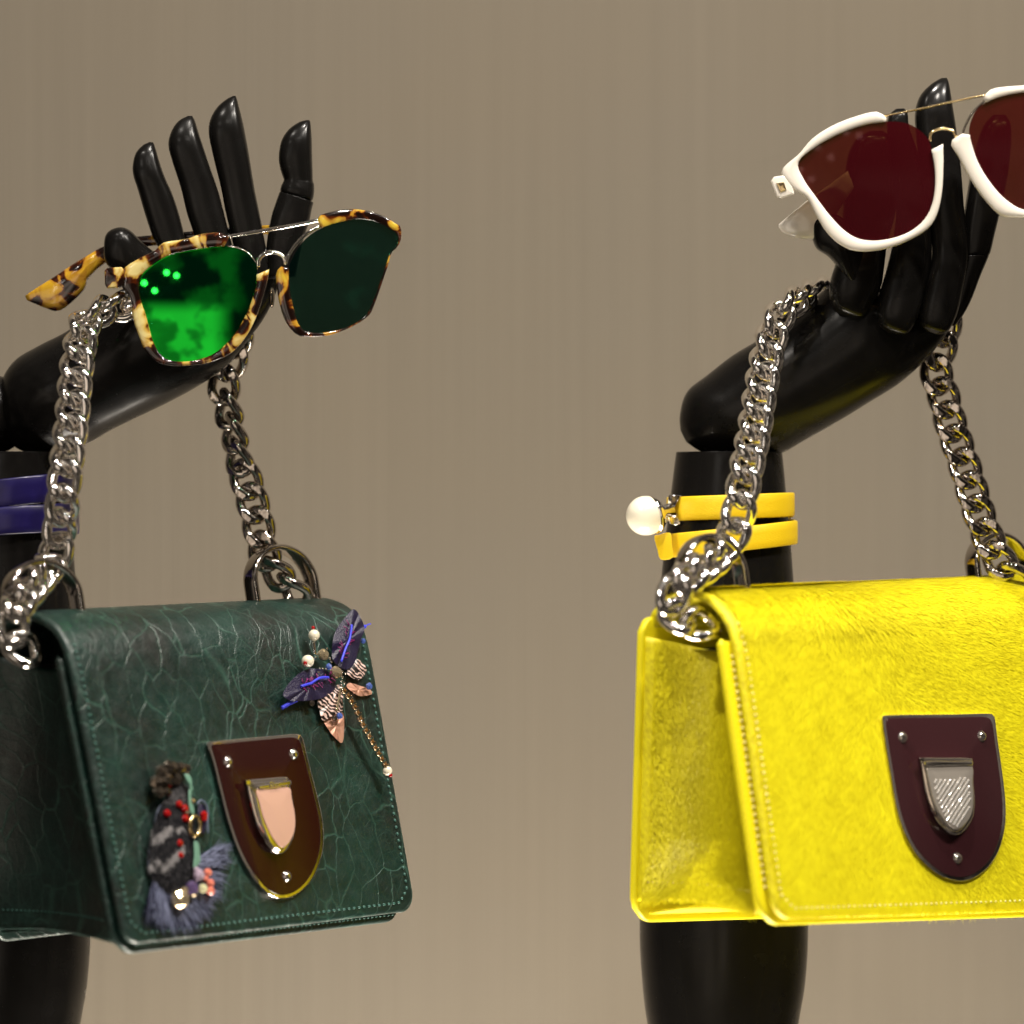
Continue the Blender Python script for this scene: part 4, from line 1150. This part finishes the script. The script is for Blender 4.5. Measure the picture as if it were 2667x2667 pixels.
# ------------------------------------------------------------------ feathered brooch
fb_ = thing('feather_brooch', 'dark furry brooch with blue grey feather fringe and coloured crystals on the green flap', 'brooch', pl.hit(470, 2200, 5))
C = lambda x, y: (350+x*.2588, 1950+y*.2588)
def hitc(x, y, w): return pl.hit(*C(x, y), w)
q = resample(rpoly([C(*p) for p in [(340, 460), (440, 330), (530, 380), (560, 520), (590, 700), (610, 900), (610, 1150), (560, 1350), (420, 1440), (250, 1380), (150, 1180), (150, 960), (200, 740), (260, 580)]], 5), 60, True)
c = q.mean(axis=0)
rings = [np.array([pl.hit(*(c+(p-c)*r), w) for p in q]) for r, w in ((1, 3), (1.0, 14), (.85, 24), (.6, 30), (.3, 34))]
v, f = rings_mesh(rings); bod = mesh_obj('fur_body', v, f, mat('black_suede', (0.008, 0.008, 0.010), .8), fb_)
Nf = 9000
pts = []; 
while len(pts) < Nf:
    x = rng.uniform(100, 660); y = rng.uniform(330, 1450)
    X, Y = C(x, y)
    if inside(X, Y, q[::2]): pts.append((x, y))
pts = np.array(pts)
def cdome(x, y):
    X, Y = C(x, y); rr = np.linalg.norm((np.array([X, Y])-c)/np.array([62, 150])); return 14+22*max(0, 1-rr**2)
pos = np.array([hitc(x, y, cdome(x, y)) for x, y in pts])
nrmf = np.tile(pl.n, (Nf, 1))
dn = -pl.up(); rt = unit(np.cross(pl.n, dn)); rt = rt if rt[0] > 0 else -rt
an = rng.normal(-0.25, .35, Nf)+(pts[:, 0]-400)/900
dirf = dn*np.cos(an)[:, None]+rt*np.sin(an)[:, None]
stripe = np.sin(pts[:, 1]/46.0+pts[:, 0]/120.0+0.6*np.sin(pts[:, 0]/60))
zone = (pts[:, 1] > 760) & (pts[:, 1] < 1290) & (pts[:, 0] < 480)
tf = np.where(zone & (stripe+0.5*np.sin(pts[:, 0]/23.0+pts[:, 1]/31.0) > 0.55), 0.75, 0.03)+rng.normal(0, .06, Nf)
tf = np.where((pts[:, 1] < 540), 0.14+rng.normal(0, .08, Nf), tf)
hair_obj('fur', hair_mesh(pos, nrmf, dirf, 17, 2.2, 7, np.clip(tf, 0, 1), rng), M['fur_dark'], bod)
# outline of light blue thread along the left side and a small wing on the right
qq = catmull([hitc(x, y, 14) for x, y in [(300, 550), (245, 600), (210, 720), (185, 860), (155, 980), (140, 1100), (150, 1240)]], 5)
v, f = tube(qq, 2.0, 6); mesh_obj('pale_edging', v, f, mat('pale_blue_edging', (0.20, 0.24, 0.34), .5), fb_)
qq = catmull([hitc(x, y, 20) for x, y in [(630, 560), (670, 520), (720, 560), (740, 650), (735, 760), (740, 850)]], 5)
v, f = tube(qq, 3.0, 6); mesh_obj('pale_edging', v, f, mat('pale_blue_edging', (0.10, 0.12, 0.18), .5), fb_)
q4 = resample(rpoly([C(*p) for p in [(640, 570), (700, 560), (725, 660), (720, 800), (690, 860), (640, 760)]], 5), 40, True)
v, f = prism(pl, q4, 6, 16, 4); mesh_obj('small_wing', v, f, M['navy'], fb_)
# feather fringe: flattened tufts fanning out
Nt = 40; P_ = []; D_ = []; T_ = []
for k in range(Nt):
    a = math.radians(200-k/(Nt-1)*240)     # from lower left round the foot to the right
    q_ = k/(Nt-1)
    a = math.radians(106-q_*120)
    bx, by = 200+q_*450, 1330+130*math.sin(math.pi*min(1, q_*1.25))-max(0, q_-0.72)*900
    R1 = 400+rnd.uniform(-160, 60)
    jit = rnd.gauss(0, .13)
    for h_ in range(rnd.choice((40, 80, 120))):
        s_ = rnd.random()
        x = bx+rnd.gauss(0, 7); y = by+rnd.gauss(0, 7)
        P_.append(hitc(x+math.cos(a)*R1*0.35*s_, y+math.sin(a)*R1*0.35*s_, rnd.uniform(6, 22)))
        aa = a+rnd.gauss(0, .05)+jit
        D_.append(rt*math.cos(aa)+dn*math.sin(aa)); T_.append(min(1, max(0, (0.60 if k % 3 else 0.10)+rnd.gauss(0, .18))))
ln = 78
hair_obj('feather_fringe', hair_mesh(np.array(P_), np.tile(pl.n, (len(P_), 1)), np.array(D_), ln, 2.6, 5, np.array(T_), rng), M['feather'], fb_)
# dark faceted stones at the head
for x, y, r in ((275, 235, 20), (360, 190, 22), (455, 195, 19), (520, 200, 14), (225, 345, 22), (320, 320, 22), (415, 300, 20), (245, 440, 18), (330, 430, 14)):
    v, f = gem(hitc(x, y, 26+rnd.uniform(-4, 8)), r, pl.n+np.array([rnd.uniform(-.6, .6), 0, rnd.uniform(-.6, .6)]), rnd, 6)
    mesh_obj('dark_crystal', v, f, M['darkgem'], fb_, smooth=False)
for pts_, w_ in (([(505, 255), (550, 262), (578, 310), (580, 370), (592, 412), (560, 420), (552, 360), (520, 310)], 34), ([(545, 420), (575, 430), (575, 500), (600, 600), (600, 660), (570, 650), (545, 560)], 36), ([(600, 930), (650, 960), (660, 1060), (665, 1140), (615, 1200), (590, 1190), (600, 1080)], 36)):
    q5 = resample(rpoly([C(*p) for p in pts_], 4), 40, True)
    v, f = prism(pl, q5, w_, w_+6, 2.5); mesh_obj('ribbon', v, f, M['mint'], fb_)
th = np.linspace(0, 2*math.pi, 28, endpoint=False)
v, f = tube(np.array([hitc(608+52*math.cos(a), 778+100*math.sin(a), 44) for a in th]), 5, 10, closed=True); mesh_obj('ring_link', v, f, M['gold'], fb_)
for x, y, r in ((450, 558, 10), (505, 602, 11), (512, 700, 10.5), (330, 650, 10.5), (700, 665, 11), (700, 700, 9), (455, 952, 10.5), (465, 1072, 9)):
    v, f = gem(hitc(x, y, 40 if x < 690 else 26), r, pl.n, rnd, 8); mesh_obj('red_bead', v, f, M['red'], fb_, smooth=False)
for x, y, r, mt in ((462, 1510, 26, 'clear'), (580, 1400, 19, 'violetgem'), (650, 1275, 17, 'mauve'), (625, 1220, 9, 'mauve'), (740, 1248, 12, 'coral'), (690, 1405, 13, 'lemon'), (765, 1350, 11, 'coral'), (765, 1430, 12, 'coral'), (505, 1420, 9, 'clear'), (600, 1465, 9, 'clear'), (720, 1310, 8, 'coral'), (590, 525, 7, 'clear'), (530, 640, 7, 'clear'), (650, 830, 7, 'clear')):
    v, f = gem(hitc(x, y, 42), r, pl.n+np.array([rnd.uniform(-.3, .3), 0, rnd.uniform(-.3, .3)]), rnd, 9); mesh_obj('crystal', v, f, M[mt], fb_, smooth=False)

# ------------------------------------------------------------------ tidy
for o in bpy.data.objects:
    if '_o' in o.keys(): del o['_o']
